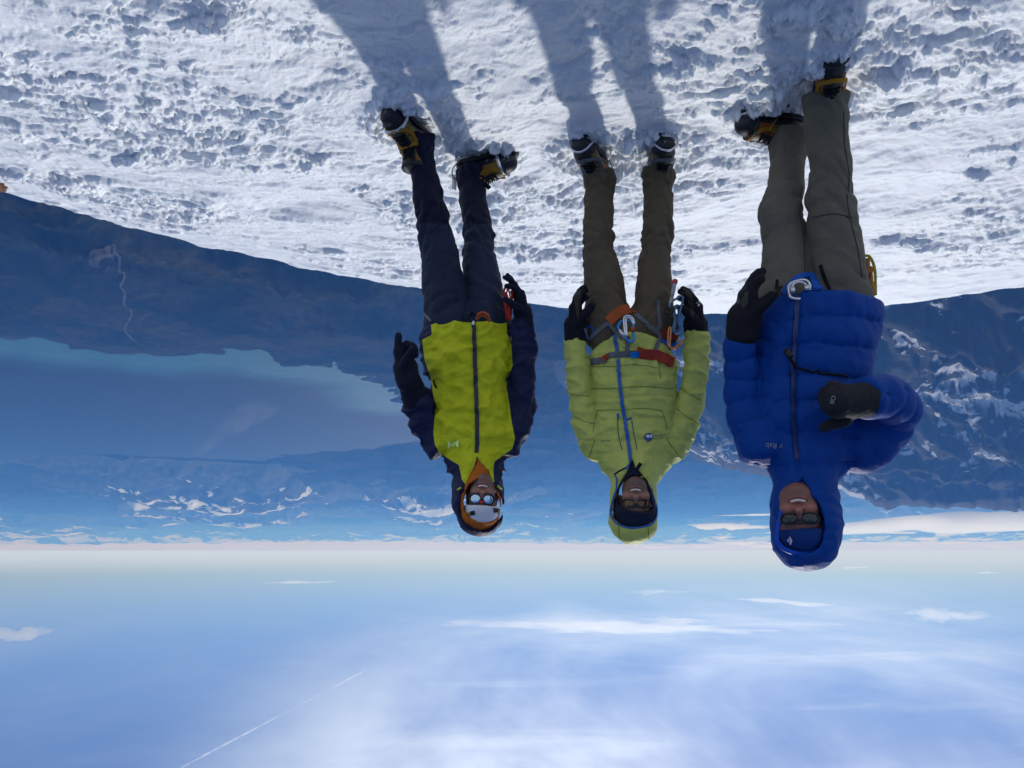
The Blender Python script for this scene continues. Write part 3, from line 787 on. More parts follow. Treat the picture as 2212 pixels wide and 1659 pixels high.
class Skin:
    """surfaces already built on one person, to lay straps and prints on"""
    def __init__(s, ref=3.2): s.t, s.ref = [], ref
    def add(s, V, F): s.t.append(BVHTree.FromPolygons([tuple(v) for v in V], [tuple(map(int, f)) for f in F]))
    def hit(s, u, v, off=0.0):
        d = ray(u, v).normalized(); o = Vector((0, 0, CAM_H)); best = None
        for t in s.t:
            p, n, i, dist = t.ray_cast(o, d)
            if p is not None and (best is None or dist < best[2]):
                if n.dot(d) > 0: n = -n
                best = (p, n, dist)
        if best is None:      # beside the surface: the nearest point of it
            best = None
            for k in (0.985, 1.0, 1.015):
                q, n_ = s.near(o + d * (s.ref * k), off)
                if best is None or np.linalg.norm(q - npv(o + d * s.ref)) < best[2]: best = (q, n_, np.linalg.norm(q - npv(o + d * s.ref)))
            return (best[0], best[1]) if best[2] < 0.05 else None
        return npv(best[0] + best[1] * off), npv(best[1])
    def near(s, p, off=0.0):
        best = None
        for t in s.t:
            q, n, i, dist = t.find_nearest(Vector(p))
            if q is not None and (best is None or dist < best[2]): best = (q, n, dist)
        return npv(best[0] + best[1] * off), npv(best[1])
    def path(s, uv, off=0.003, n=24):
        """lay a line of photograph points on the surface; points that miss keep the last depth"""
        uv = smooth_path([(a, b, 0) for a, b in uv], n) if len(uv) > 2 else [npv((uv[0][0] + (uv[1][0] - uv[0][0]) * t, uv[0][1] + (uv[1][1] - uv[0][1]) * t, 0)) for t in np.linspace(0, 1, max(2, n // 2))]
        P, N, ly = [], [], None
        for a, b, _ in uv:
            h = s.hit(a, b, off)
            if h is None:
                if ly is None: continue
                h = (npv(at(a, b, ly)), np.array((0, -1.0, 0)))
            ly = h[0][1]; P.append(h[0]); N.append(h[1])
        P, N = np.array(P), np.array(N)
        if len(P) > 4:
            for _ in range(2):
                N[1:-1] = (N[:-2] + N[1:-1] + N[2:]) / 3
                y = P[:, 1].copy(); y[1:-1] = np.minimum(P[1:-1, 1], (P[:-2, 1] + P[1:-1, 1] + P[2:, 1]) / 3); P[:, 1] = y
            N /= np.linalg.norm(N, axis=1)[:, None]
        return P, N
def strap_on(skin, name, uv, w, mat, parent, off=0.004, th=0.003, n=28):
    P, N = skin.path(uv, off, n)
    return MB().strap(P, N, w, th).build(name, mat, parent)
def cord_on(skin, name, uv, r, mat, parent, off=0.003, n=32):
    P, N = skin.path(uv, off + r * 0.5, n)
    return MB().rod(P, r, 6).build(name, mat, parent, True)
def flat_mark(skin, name, shapes, u, v, ang, mat, parent, off=0.0025):
    """print of 2-D polygons (photograph units, x right and y up for an upright reader) laid on the surface at (u, v)"""
    V, F = [], []
    ca, sa = math.cos(ang), math.sin(ang)
    base = skin.hit(u, v, off)
    if base is None: print('MISS', name, u, v); return None
    for poly, faces in shapes:
        o = len(V)
        for x, y in poly:
            X, Yv = x * ca - y * sa, x * sa + y * ca
            h = skin.hit(u - X, v + Yv, off) or (npv(at(u - X, v + Yv, base[0][1])), None)
            V.append(h[0])
        F += [tuple(i + o for i in f) for f in faces]
    return MB().add(V, F).build(name, mat, parent)
def text_shape(txt, size, cx=0.0, cy=0.0, bold=0.0):
    """letters as 2-D polygons, centred on (cx, cy); size is the cap height in photograph units"""
    cu = bpy.data.curves.new('txt', 'FONT'); cu.body = txt; cu.resolution_u = 3; cu.offset = bold; cu.align_x = 'CENTER'; cu.align_y = 'CENTER'
    o = bpy.data.objects.new('txt', cu); COL.objects.link(o)
    me = o.to_mesh(); k = size / 0.70
    poly = [(v.co.x * k + cx, v.co.y * k + cy) for v in me.vertices]; faces = [tuple(p.vertices) for p in me.polygons]
    o.to_mesh_clear(); bpy.data.objects.remove(o); bpy.data.curves.remove(cu)
    return (poly, faces)
def disc_shape(r, n=20, cx=0, cy=0): return ([(cx + r * math.cos(2 * math.pi * i / n), cy + r * math.sin(2 * math.pi * i / n)) for i in range(n)], [tuple(range(n))])
def poly_shape(p): return (list(p), [tuple(range(len(p)))])

def hand_tubes(W, D, N, side, curl=(0.5, 0.6, 0.5), spread=0.10, size=1.0, thumb=(0.9, 0.35), fat=1.0, curls=None):
    """palm and five fingers: W wrist, D towards the fingertips, N the way the palm faces, side = which side of D the thumb is"""
    W, D, N = npv(W), npv(D), npv(N); D = D / np.linalg.norm(D); N = N - D * (N @ D); N /= np.linalg.norm(N)
    S = npv(side); S = S - D * (S @ D) - N * (S @ N); S /= np.linalg.norm(S)
    k = size; out = []
    out.append(([W - D * 0.03 * k, W + D * 0.02 * k], [0.034 * k * fat, 0.036 * k * fat]))
    for a in (-0.024, -0.008, 0.010, 0.026):
        out.append(([W + D * 0.012 * k + S * a * k * 0.8, W + D * 0.088 * k + S * a * k * 1.05], [0.020 * k * fat, 0.0175 * k * fat]))
    lens = (0.074, 0.088, 0.082, 0.066); offs = (0.031, 0.0105, -0.0105, -0.030)
    for f in range(4):
        cc = curls[f] if curls else curl
        p = W + D * (0.085 + (0.004 if f in (1, 2) else -0.004)) * k + S * offs[f] * k
        d = D * math.cos(spread * (1.5 - f)) + S * math.sin(spread * (1.5 - f)); pts = [p]; ang = 0.0
        for g, part in enumerate((0.45, 0.30, 0.25)):
            ang += cc[g]
            q = d * math.cos(ang) + N * math.sin(ang)
            pts.append(pts[-1] + q * lens[f] * part * k)
        out.append((pts, [0.0125 * k * fat, 0.0115 * k * fat, 0.0105 * k * fat, 0.0092 * k * fat]))
    p = W + D * 0.022 * k + S * 0.030 * k + N * 0.008 * k
    t1 = S * math.sin(thumb[0]) + D * math.cos(thumb[0]) + N * thumb[1]; t1 /= np.linalg.norm(t1)
    t2 = S * math.sin(thumb[0] * 0.45) + D * math.cos(thumb[0] * 0.45) + N * (thumb[1] + 0.25); t2 /= np.linalg.norm(t2)
    q = p + t1 * 0.042 * k; r = q + t2 * 0.032 * k; e = r + t2 * 0.024 * k
    out.append(([p, q, r, e], [0.0175 * k * fat, 0.0145 * k * fat, 0.0128 * k * fat, 0.0105 * k * fat]))
    return out
def glove(name, tubes, cuff, mat, parent, vox=0.004, k=0.006, skin=None, panel=None):
    allt = tubes + ([cuff] if cuff else [])
    lo, hi = box_of(allt, 0.02)
    def f(G):
        d = None
        for p, r in allt:
            e = d_tube(G, p, r); d = e if d is None else smin(d, e, k)
        return d
    V, F = solid(f, lo, hi, vox)
    N = normals(V, F)
    V = V + N * (0.0022 * noise3(V[:, 0] * 55, V[:, 1] * 55, V[:, 2] * 55))[:, None]
    if skin: skin.add(V, F)
    me = mesh_from(name, V, F)
    if panel is not None: attr(me, 'zone', poly_mask(V, panel))
    return link(name, me, mat, parent)
# ------------------------------------------------------------------ materials of clothing and gear
def cloth(name, col, rough=0.75, zones=(), weave=900.0, fold=0.25, sheen=0.0, spec=0.2, var=0.18, fold_scale=14.0):
    """woven fabric; zones = [(attribute, colour, edge)] laid over each other, each a sewn-in panel of another colour"""
    t = NT(name); c = t.coord()
    n1 = t.noise(c, 22, 5, 0.6)
    def v(cc): return t.mix(n1, tuple(q * (1 - var) for q in cc), tuple(min(1, q * (1 + var)) for q in cc))
    out = v(col)
    for a, cc, e in zones: out = t.mix(t.range(t.attr(a), -e, e), out, v(cc))
    t.base(out, rough, 0, spec)
    t.set('Sheen Weight', sheen); t.set('Sheen Roughness', 0.5)
    f = t.noise(c, fold_scale, 4, 0.55, 0.8)
    b = t.bump(f, fold, 0.010)
    w = t.node('ShaderNodeTexWave'); w.inputs['Scale'].default_value = weave / 6.0; t.l.new(c, w.inputs[0])
    fine = t.noise(c, weave, 2, 0.6)
    t.set('Normal', t.bump(t.math('ADD', t.math('MULTIPLY', w.outputs['Fac'], 0.3), fine), 0.10, 0.0015, b))
    return t.m
M = {}
NAVY = (0.010, 0.014, 0.055)
M['shell'] = cloth('yellow_navy_shell', NAVY, 0.65, [('zone', (0.50, 0.53, 0.012), 0.35)], fold=0.6)
M['shell_in'] = cloth('lime_shell_lining', (0.50, 0.56, 0.03), 0.6)
M['orange_fleece'] = cloth('orange_fleece', (0.42, 0.11, 0.012), 0.85)
M['slate'] = cloth('slate_navy_trousers', (0.016, 0.024, 0.052), 0.7, [('zone', (0.006, 0.008, 0.028), 0.5)], fold=0.5)
M['lime'] = cloth('lime_insulated_shell', (0.48, 0.52, 0.120), 0.62, fold=0.6, fold_scale=20)
M['brown'] = cloth('brown_softshell', (0.098, 0.078, 0.050), 0.8, fold=0.6)
M['down'] = cloth('royal_blue_down', (0.001, 0.044, 0.25), 0.6, fold=0.5, fold_scale=26, spec=0.12, weave=1400)
M['blue_lining'] = cloth('bright_blue_lining', (0.004, 0.06, 0.42), 0.5)
M['khaki'] = cloth('grey_khaki_softshell', (0.125, 0.113, 0.086), 0.8, fold=0.6)
M['black_glove'] = cloth('black_glove_fabric', (0.010, 0.010, 0.016), 0.8, [('zone', (0.050, 0.050, 0.040), 0.4)])
M['navy_glove'] = cloth('navy_glove_fabric', (0.008, 0.009, 0.022), 0.75)
M['grey_glove'] = cloth('charcoal_glove_fabric', (0.015, 0.016, 0.021), 0.8)
M['black_fabric'] = cloth('black_fabric', (0.008, 0.008, 0.012), 0.85)
M['beanie_blue'] = cloth('blue_beanie_knit', (0.006, 0.035, 0.17), 0.9, weave=500)
M['beanie_navy'] = cloth('navy_balaclava', (0.010, 0.013, 0.035), 0.9)
M['web_grey'] = cloth('grey_webbing', (0.12, 0.13, 0.15), 0.7, weave=1200, fold=0.1)
M['web_orange'] = cloth('orange_webbing', (0.40, 0.090, 0.025), 0.7, weave=1200, fold=0.1)
M['web_red'] = cloth('red_webbing', (0.32, 0.040, 0.022), 0.7, weave=1200, fold=0.1)
M['web_yellow'] = cloth('yellow_webbing', (0.34, 0.165, 0.012), 0.7, weave=1200, fold=0.1)
M['web_blue'] = cloth('blue_webbing', (0.01, 0.09, 0.42), 0.7, weave=1200, fold=0.1)
M['zip_blue'] = simple('blue_zip_tape', (0.006, 0.095, 0.33), 0.5, nscale=300)
M['seam_khaki'] = simple('dark_khaki_stitching', (0.035, 0.032, 0.026), 0.8, nscale=300)
M['seam_lime'] = simple('dark_lime_stitching', (0.19, 0.22, 0.035), 0.8, nscale=300)
M['zip_black'] = simple('black_zip_tape', (0.012, 0.014, 0.030), 0.5, nscale=300)
M['zip_down'] = simple('dark_blue_zip_tape', (0.003, 0.020, 0.12), 0.45, nscale=300)
M['alu'] = simple('brushed_aluminium', (0.62, 0.64, 0.68), 0.35, 1.0, nscale=120, var=0.15)
M['steel'] = simple('worn_steel', (0.30, 0.31, 0.33), 0.42, 1.0, nscale=90, var=0.4)
M['blue_metal'] = simple('anodised_blue', (0.02, 0.27, 0.72), 0.3, 0.85, nscale=120)
M['gold_metal'] = simple('anodised_copper', (0.45, 0.20, 0.09), 0.35, 0.9, nscale=120)
M['red_plastic'] = simple('red_plastic', (0.50, 0.035, 0.02), 0.4)
M['rubber'] = simple('black_rubber', (0.012, 0.013, 0.017), 0.65, nscale=70, bump=0.4)
M['white_ink'] = simple('white_print', (0.62, 0.64, 0.66), 0.7, bump=0)
M['lime_ink'] = simple('pale_lime_print', (0.66, 0.95, 0.28), 0.7, bump=0)
M['grey_ink'] = simple('grey_print', (0.20, 0.22, 0.25), 0.7, bump=0)
M['blue_ink'] = simple('blue_print', (0.02, 0.07, 0.25), 0.7, bump=0)
M['teal_ink'] = simple('teal_print', (0.05, 0.13, 0.13), 0.7, bump=0)
M['teeth'] = simple('teeth_enamel', (0.72, 0.68, 0.60), 0.3, bump=0, var=0.06)
M['white_shell'] = simple('white_helmet_shell', (0.58, 0.60, 0.66), 0.35, nscale=12, var=0.06, bump=0.0)
M['blue_shell'] = simple('teal_blue_helmet_shell', (0.012, 0.06, 0.13), 0.35, nscale=12, var=0.1, bump=0.0)
M['dark_hole'] = simple('dark_vent', (0.006, 0.006, 0.010), 0.8, bump=0)
M['frame_black'] = simple('black_frame', (0.008, 0.008, 0.010), 0.3, bump=0)
M['frame_red'] = simple('red_frame', (0.45, 0.02, 0.03), 0.35, bump=0)
M['rope_blue'] = cloth('blue_grey_cord', (0.10, 0.17, 0.28), 0.8, weave=300, fold=0.0)
M['rope_orange'] = cloth('orange_cord', (0.36, 0.14, 0.03), 0.8, weave=300, fold=0.0)
M['rope_lime'] = cloth('yellow_green_cord', (0.30, 0.30, 0.03), 0.8, weave=300, fold=0.0)
M['rope_red'] = cloth('red_cord', (0.42, 0.03, 0.02), 0.8, weave=300, fold=0.0)
def lens_mat(name, col, rough=0.06, metal=0.9):
    t = NT(name); t.base(t.mix(t.noise(t.coord(), 30, 2), tuple(c * 0.9 for c in col), col), rough, metal, 0.8); return t.m
M['lens_mirror'] = lens_mat('blue_mirror_lens', (0.42, 0.62, 0.82), 0.05, 1.0)
M['lens_amber'] = lens_mat('amber_lens', (0.10, 0.055, 0.025), 0.08, 0.6)
M['lens_dark'] = lens_mat('smoke_lens', (0.025, 0.028, 0.035), 0.08, 0.5)
def skin_mat(name, col, beard):
    t = NT(name); c = t.coord()
    n = t.noise(c, 35, 4, 0.6)
    base = t.mix(n, tuple(q * 0.86 for q in col), tuple(q * 1.1 for q in col))
    base = t.mix(t.math('MULTIPLY', t.attr('beard'), beard), base, (0.07, 0.045, 0.035))
    base = t.mix(t.attr('lip'), base, (0.26, 0.085, 0.075))
    base = t.mix(t.attr('flush'), base, (0.48, 0.17, 0.12))
    t.base(base, 0.5, 0, 0.4)
    t.set('Subsurface Weight', 0.08); t.set('Subsurface Radius', (0.01, 0.004, 0.002)); t.set('Subsurface Scale', 0.6)
    t.set('Normal', t.bump(t.noise(c, 260, 3), 0.15, 0.002))
    return t.m
def boot_mat(name, upper, accent):
    t = NT(name); c = t.coord(); n = t.noise(c, 60, 5, 0.6)
    def v(cc): return t.mix(n, tuple(q * 0.6 for q in cc), tuple(min(1, q * 1.2) for q in cc))
    col = t.mix(t.range(t.attr('rand'), -0.003, 0.003), v(upper), v((0.012, 0.014, 0.022)))
    col = t.mix(t.range(t.attr('tongue'), -0.003, 0.003), col, v((0.020, 0.017, 0.016)))
    col = t.mix(t.range(t.attr('accent'), -0.002, 0.002), col, v(accent))
    # powder snow sticking to the rubber
    sn = t.math('MULTIPLY', t.range(t.noise(c, 45, 5, 0.7), 0.58, 0.66), t.attr('low'))
    col = t.mix(sn, col, (0.75, 0.78, 0.82))
    t.base(col, 0.55, 0, 0.4)
    t.set('Normal', t.bump(n, 0.3, 0.003))
    return t.m
M['boot_yellow'] = boot_mat('boot_yellow_black', (0.27, 0.13, 0.010), (0.30, 0.04, 0.02))
M['boot_olive'] = boot_mat('boot_olive_black', (0.16, 0.115, 0.025), (0.42, 0.055, 0.02))
M['boot_orange'] = boot_mat('boot_orange_black', (0.28, 0.065, 0.014), (0.13, 0.14, 0.17))

# ------------------------------------------------------------------ body parts
def build_head(person, eye, mouth, y_face, width=0.140, roll=0.0, beard=0.5, skin_col=(0.36, 0.19, 0.125), smile=1.0):
    """head and neck as one surface; eye and mouth are photograph points, y_face the distance of the eyes"""
    pe = npv(at(*eye, y_face)); pm = npv(at(*mouth, y_face))
    k = np.linalg.norm(pe - pm) / 0.066
    turn = math.atan2(-pe[0], pe[1])
    kx = width / 0.140
    def f(G):
        G = (G[0] / kx, G[1], G[2])
        d = d_ell(G, (0, 0.022, 0.150), (0.074, 0.094, 0.086))
        d = smin(d, d_ell(G, (0, -0.026, 0.088), (0.062, 0.066, 0.092)), 0.03)
        d = smin(d, d_ell(G, (0, -0.030, 0.036), (0.050, 0.052, 0.036)), 0.03)
        d = smin(d, d_ell(G, (0, -0.073, 0.014), (0.022, 0.018, 0.016)), 0.025)
        for s in (-1, 1):
            d = smin(d, d_ell(G, (s * 0.036, -0.064, 0.080), (0.024, 0.024, 0.020)), 0.018)
            d = smin(d, d_ell(G, (s * 0.072, 0.010, 0.105), (0.010, 0.020, 0.032)), 0.008)
        d = smin(d, d_tube(G, [(-0.045, -0.074, 0.134), (0, -0.089, 0.136), (0.045, -0.074, 0.134)], [0.010, 0.012, 0.010]), 0.015)
        for s in (-1, 1): d = smax(d, -d_ell(G, (s * 0.031, -0.096, 0.117), (0.018, 0.014, 0.012)), 0.012)
        d = smin(d, d_tube(G, [(0, -0.088, 0.126), (0, -0.103, 0.103), (0, -0.117, 0.087)], [0.0075, 0.0095, 0.0125]), 0.010)
        for s in (-1, 1): d = smin(d, d_ell(G, (s * 0.0135, -0.101, 0.081), (0.0085, 0.011, 0.0075)), 0.006)
        # smile: lips round an open mouth
        w, z0 = 0.030 * smile, 0.053
        up = [(-w, -0.077, z0 + 0.008), (-w * 0.5, -0.091, z0 + 0.0072), (0, -0.096, z0 + 0.0055), (w * 0.5, -0.091, z0 + 0.0072), (w, -0.077, z0 + 0.008)]
        dn = [(-w, -0.077, z0 + 0.007), (-w * 0.5, -0.088, z0 - 0.0055), (0, -0.092, z0 - 0.0100), (w * 0.5, -0.088, z0 - 0.0055), (w, -0.077, z0 + 0.007)]
        d = smin(d, d_tube(G, up, [0.0030, 0.0045, 0.0048, 0.0045, 0.0030]), 0.005)
        d = smin(d, d_tube(G, dn, [0.0030, 0.0048, 0.0055, 0.0048, 0.0030]), 0.005)
        cav = d_tube(G, [(-w * 0.92, -0.080, z0 + 0.0050), (-w * 0.5, -0.092, z0 + 0.0005), (0, -0.097, z0 - 0.0020), (w * 0.5, -0.092, z0 + 0.0005), (w * 0.92, -0.080, z0 + 0.0050)], [0.0026, 0.0052, 0.0064, 0.0052, 0.0026])
        d = smax(d, -cav, 0.003)
        # folds from the nose to the corners of the mouth
        for s in (-1, 1): d = smax(d, -d_tube(G, [(s * 0.019, -0.101, 0.080), (s * 0.034, -0.086, 0.060), (s * 0.036, -0.078, 0.048)], [0.0022, 0.003, 0.002]), 0.006)
        d = smin(d, d_tube(G, [(0, 0.015, 0.04), (0, 0.040, -0.05), (0, 0.050, -0.13)], [0.052, 0.054, 0.062]), 0.03)
        return d
    V, F = solid(f, (-0.10, -0.14, -0.19), (0.10, 0.14, 0.25), 0.0032)
    x, y, z = V[:, 0] / kx, V[:, 1], V[:, 2]
    lipd = np.minimum(np.abs(z - (0.053 + 0.006)), np.abs(z - (0.053 - 0.009)))
    lip = sstep(0.006, 0.002, lipd) * sstep(0.029, 0.022, np.abs(x)) * sstep(-0.080, -0.087, y)
    bd = sstep(0.074, 0.060, z) * sstep(-0.02, -0.045, y) * (1 - lip)
    fl = np.exp(-(((np.abs(x) - 0.038) / 0.016) ** 2 + ((z - 0.080) / 0.014) ** 2)) * 0.55 + 0.6 * np.exp(-((x / 0.014) ** 2 + ((z - 0.086) / 0.012) ** 2)) * (y < -0.09)
    Mx = Matrix.Translation(Vector(pe)) @ Matrix.Rotation(turn, 4, 'Z') @ Matrix.Rotation(roll, 4, 'Y') @ Matrix.Rotation(R(-2), 4, 'X') @ Matrix.Scale(k, 4) @ Matrix.Translation((0, 0.085, -0.118))
    A = np.array(Mx); W = V @ A[:3, :3].T + A[:3, 3]
    me = mesh_from('head', W, F)
    for n_, q in (('lip', lip), ('beard', bd), ('flush', fl)): attr(me, n_, np.clip(q, 0, 1))
    head = link('head', me, skin_mat('weathered_skin', skin_col, beard), person)
    # upper teeth
    def X(p): return npv(Mx @ Vector(p))
    ws = [0.0052, 0.0056, 0.0062, 0.0074, 0.0074, 0.0062, 0.0056, 0.0052]
    xs = np.cumsum([0] + ws[:-1]) + np.array(ws) / 2 - sum(ws) / 2
    mb = MB()
    for xc, w in zip(xs, ws):
        yy = -0.0915 + 7.5 * xc * xc
        q = [X((xc * kx + sx * w * 0.46 * kx, yy + 0.004 * (sy > 0), 0.0535 + 7.0 * xc * xc + sz * 0.0040 * (1 - 600 * xc * xc))) for sx in (-1, 1) for sy in (-1, 1) for sz in (-1, 1)]
        mb.add(q, [(0, 1, 3, 2), (4, 6, 7, 5), (0, 4, 5, 1), (2, 3, 7, 6), (0, 2, 6, 4), (1, 5, 7, 3)])
    mb.build('teeth', M['teeth'], head)
    return head, Mx, kx, (W, F)

def sunglasses(person, Mx, kx, style, lens_m, frame_m):
    P = lambda x, y, z: npv(Mx @ Vector((x * kx, y, z)))
    root = None
    fr = MB(); lenses = []
    cy0 = -0.1035
    for s in (-1, 1):
        out = []
        n = 28
        for i in range(n):
            a = 2 * math.pi * i / n; c, q = math.cos(a), math.sin(a)
            if style == 'round': lx, lz = 0.0290 * math.copysign(abs(c) ** 0.9, c), 0.0240 * math.copysign(abs(q) ** 0.9, q)
            elif style == 'wide': lx, lz = 0.0285 * math.copysign(abs(c) ** 0.72, c), 0.0185 * math.copysign(abs(q) ** 0.75, q) - 0.002 * (abs(c) > 0.7) * (q < 0)
            else: lx, lz = 0.0285 * math.copysign(abs(c) ** 0.65, c), 0.0190 * math.copysign(abs(q) ** 0.8, q) + 0.0022 * c
            x = 0.0325 + lx; z = 0.117 + lz
            out.append((s * x, cy0 + 6.5 * x * x, z))
        cx = (s * 0.0325, cy0 - 0.0025 + 6.5 * 0.0325 ** 2, 0.117)
        ring = [P(*p) for p in out]
        mid = [P(cx[0] + (p[0] - cx[0]) * 0.55, cx[1] + (p[1] - cx[1]) * 0.55 - 0.0008, cx[2] + (p[2] - cx[2]) * 0.55) for p in out]
        V = ring + mid + [P(*cx)]
        Fq = [(i, (i + 1) % n, n + (i + 1) % n, n + i) for i in range(n)] + [(n + i, n + (i + 1) % n, 2 * n) for i in range(n)]
        back = [v + npv(Mx.to_3x3() @ Vector((0, 0.0025, 0))) for v in V]
        m = len(V)
        Fb = [tuple(j + m for j in f[::-1]) for f in Fq] + [(i, i + m, (i + 1) % n + m, (i + 1) % n) for i in range(n)]
        lenses.append(MB().add(V + back, Fq + Fb))
        fr.rod(ring, 0.0026 if style != 'round' else 0.0032, 6, closed=True)
        fr.rod(smooth_path([P(s * 0.060, cy0 + 6.5 * 0.06 ** 2, 0.124), P(s * 0.072, -0.045, 0.124), P(s * 0.076, 0.005, 0.120)], 10), 0.0036, 6)
    fr.rod(smooth_path([P(-0.009, cy0 + 0.001, 0.122), P(0, cy0 - 0.004, 0.1245), P(0.009, cy0 + 0.001, 0.122)], 8), 0.0034, 6)
    root = fr.build('sunglasses', M['frame_black'], person, True)
    MB().rod(smooth_path([P(-0.012, cy0 - 0.002, 0.128), P(0, cy0 - 0.007, 0.131), P(0.012, cy0 - 0.002, 0.128)], 8), 0.0055, 6).build('bridge', frame_m, root, True)
    for l in lenses: l.build('lens', lens_m, root, True)
    return root

def build_boot(person, pos, heading, mat, strap_m, bail_m, pitch=0.0, roll=0.0, lace_col=None, size=1.0, bail='wire', yaw_tail=None, accent_m=None):
    """mountaineering boot on a crampon; pos = point under the ankle, heading = way the toe points"""
    h = npv((heading[0], heading[1], 0)); h /= np.linalg.norm(h)
    rotz = math.atan2(h[0], -h[1])
    Mx = Matrix.Translation(Vector(pos)) @ Matrix.Rotation(rotz, 4, 'Z') @ Matrix.Rotation(pitch, 4, 'X') @ Matrix.Rotation(roll, 4, 'Y') @ Matrix.Scale(size, 4)
    A = np.array(Mx); T = lambda p: npv(Mx @ Vector(p))
    def f(G):
        d = d_tube(G, [(0, 0.045, 0.050), (0.002, -0.060, 0.046), (0.004, -0.150, 0.046), (0.002, -0.190, 0.040)], [0.043, 0.043, 0.053, 0.046])
        d = smin(d, d_tube(G, [(0, 0.010, 0.050), (0, 0.006, 0.120), (0, 0.000, 0.185)], [0.050, 0.051, 0.055]), 0.03)
        d = smin(d, d_tube(G, [(0, -0.004, 0.115), (0, -0.060, 0.078), (0, -0.145, 0.052)], [0.046, 0.043, 0.042]), 0.02)
        d = smax(d, d_plane(G, (0, 0, 0.006), (0, 0, -1)), 0.008)
        d = smax(d, d_plane(G, (0, 0, 0.192), (0, 0, 1)), 0.008)
        # creases over the instep
        d = smax(d, -d_tube(G, [(-0.05, -0.100, 0.070), (0, -0.108, 0.108), (0.05, -0.100, 0.070)], [0.004, 0.004, 0.004]), 0.008)
        return d
    V, F = solid(f, (-0.08, -0.26, -0.01), (0.08, 0.11, 0.245), 0.0055)
    x, y, z = V.T
    rand = np.maximum(0.052 - z, (-0.165 - y) * 1.0 + np.clip(0.066 - z, -1, 0.004))
    rand = np.maximum(rand, np.minimum(y - 0.060, 0.055 - z))
    tong = np.minimum(np.minimum(0.032 - np.abs(x), z - 0.062 - 0.25 * np.maximum(-y - 0.12, 0)), -y - 0.005)
    tong = np.maximum(tong, z - 0.168)
    acc = np.minimum(0.012 - np.abs(z - 0.062 - 0.5 * np.clip(y, -0.05, 0.08)), y + 0.015)
    me = mesh_from('boot', V @ A[:3, :3].T + A[:3, 3], F)
    for n_, q in (('rand', rand), ('tongue', tong), ('accent', acc), ('low', sstep(0.06, 0.02, z))): attr(me, n_, q)
    b = link('boot', me, mat, person)
    # sole with lugs
    def fs(G):
        d = d_tube((G[0], G[1], G[2] * 0), [(0, 0.045, 0), (0.002, -0.060, 0), (0.004, -0.150, 0), (0.002, -0.195, 0)], [0.044, 0.041, 0.053, 0.046])
        d = smax(d, np.abs(G[2] + 0.004) - 0.013, 0.004)
        return d
    Vs, Fs = solid(fs, (-0.07, -0.26, -0.03), (0.07, 0.11, 0.02), 0.006)
    link('sole', mesh_from('sole', Vs @ A[:3, :3].T + A[:3, 3], Fs), M['rubber'], b)
    # crampon: two plates, points, toe bail and heel lever
    c = MB()
    Q = lambda P: [T(p) for p in P]
    zf = -0.021
    for s in (-1, 1):
        c.rod(Q(smooth_path([(s * 0.020, -0.215, zf), (s * 0.044, -0.165, zf), (s * 0.046, -0.110, zf), (s * 0.030, -0.060, zf)], 14)), 0.004, 6, flat=1.6)
        c.rod(Q(smooth_path([(s * 0.026, -0.020, zf), (s * 0.036, 0.030, zf), (s * 0.034, 0.075, zf)], 10)), 0.004, 6, flat=1.6)
        for (px_, py_, tx, ty) in ((0.024, -0.212, 0.026, -0.262), (0.044, -0.165, 0.050, -0.185), (0.046, -0.112, 0.054, -0.112), (0.034, -0.066, 0.040, -0.060), (0.032, 0.010, 0.040, 0.008), (0.035, 0.070, 0.040, 0.082)):
            tipz = -0.040 if py_ < -0.2 else -0.058
            c.spike(T((s * px_, py_, zf + 0.003)), T((s * tx, ty - (0.012 if py_ < -0.2 else 0), tipz)), 0.022, 0.006, npv(Mx.to_3x3() @ Vector((0, 1, 0.2))))
    c.rod(Q([(-0.044, -0.165, zf), (0.044, -0.165, zf)]), 0.004, 6, flat=2); c.rod(Q([(-0.030, -0.062, zf), (0.030, -0.062, zf)]), 0.004, 6, flat=2)
    c.rod(Q([(0, -0.165, zf), (0, 0.03, zf)]), 0.005, 6, flat=2.2); c.rod(Q([(-0.036, 0.030, zf), (0.036, 0.030, zf)]), 0.004, 6, flat=2)
    cr = c.build('crampon', M['steel'], b)
    if bail == 'wire':
        MB().rod(Q(smooth_path([(-0.050, -0.165, -0.016), (-0.056, -0.185, 0.015), (-0.046, -0.215, 0.050), (-0.024, -0.222, 0.074), (0, -0.222, 0.080), (0.024, -0.222, 0.074), (0.046, -0.215, 0.050), (0.056, -0.185, 0.015), (0.050, -0.165, -0.016)], 40)), 0.0050, 8).build('toe_bail', bail_m, b, True)
    else:
        P = smooth_path([(-0.054, -0.150, -0.010), (-0.060, -0.160, 0.030), (-0.050, -0.170, 0.078), (-0.025, -0.172, 0.096), (0, -0.172, 0.100), (0.025, -0.172, 0.096), (0.050, -0.170, 0.078), (0.060, -0.160, 0.030), (0.054, -0.150, -0.010)], 40)
        ctr = npv((0, -0.15, 0.03))
        MB().strap([T(p) for p in P], [npv((Mx.to_3x3() @ Vector(p - ctr)).normalized()) for p in P], 0.014 * size, 0.003).build('toe_bail', bail_m, b, True)
    hl = MB()
    hl.rod(Q(smooth_path([(-0.046, 0.045, -0.010), (-0.052, 0.085, 0.035), (-0.020, 0.100, 0.060), (0.020, 0.100, 0.060), (0.052, 0.085, 0.035), (0.046, 0.045, -0.010)], 24)), 0.0032, 6)
    hl.box(T((0, 0.104, 0.085)), (0.012 * size, 0.006 * size, 0.034 * size), Mx.to_3x3().normalized())
    hl.build('heel_lever', M['steel'], b)
    bs = Skin(); bs.add(V, F)
    wrap = lambda P, o: [npv(bs.near(p, o)[0]) for p in P]
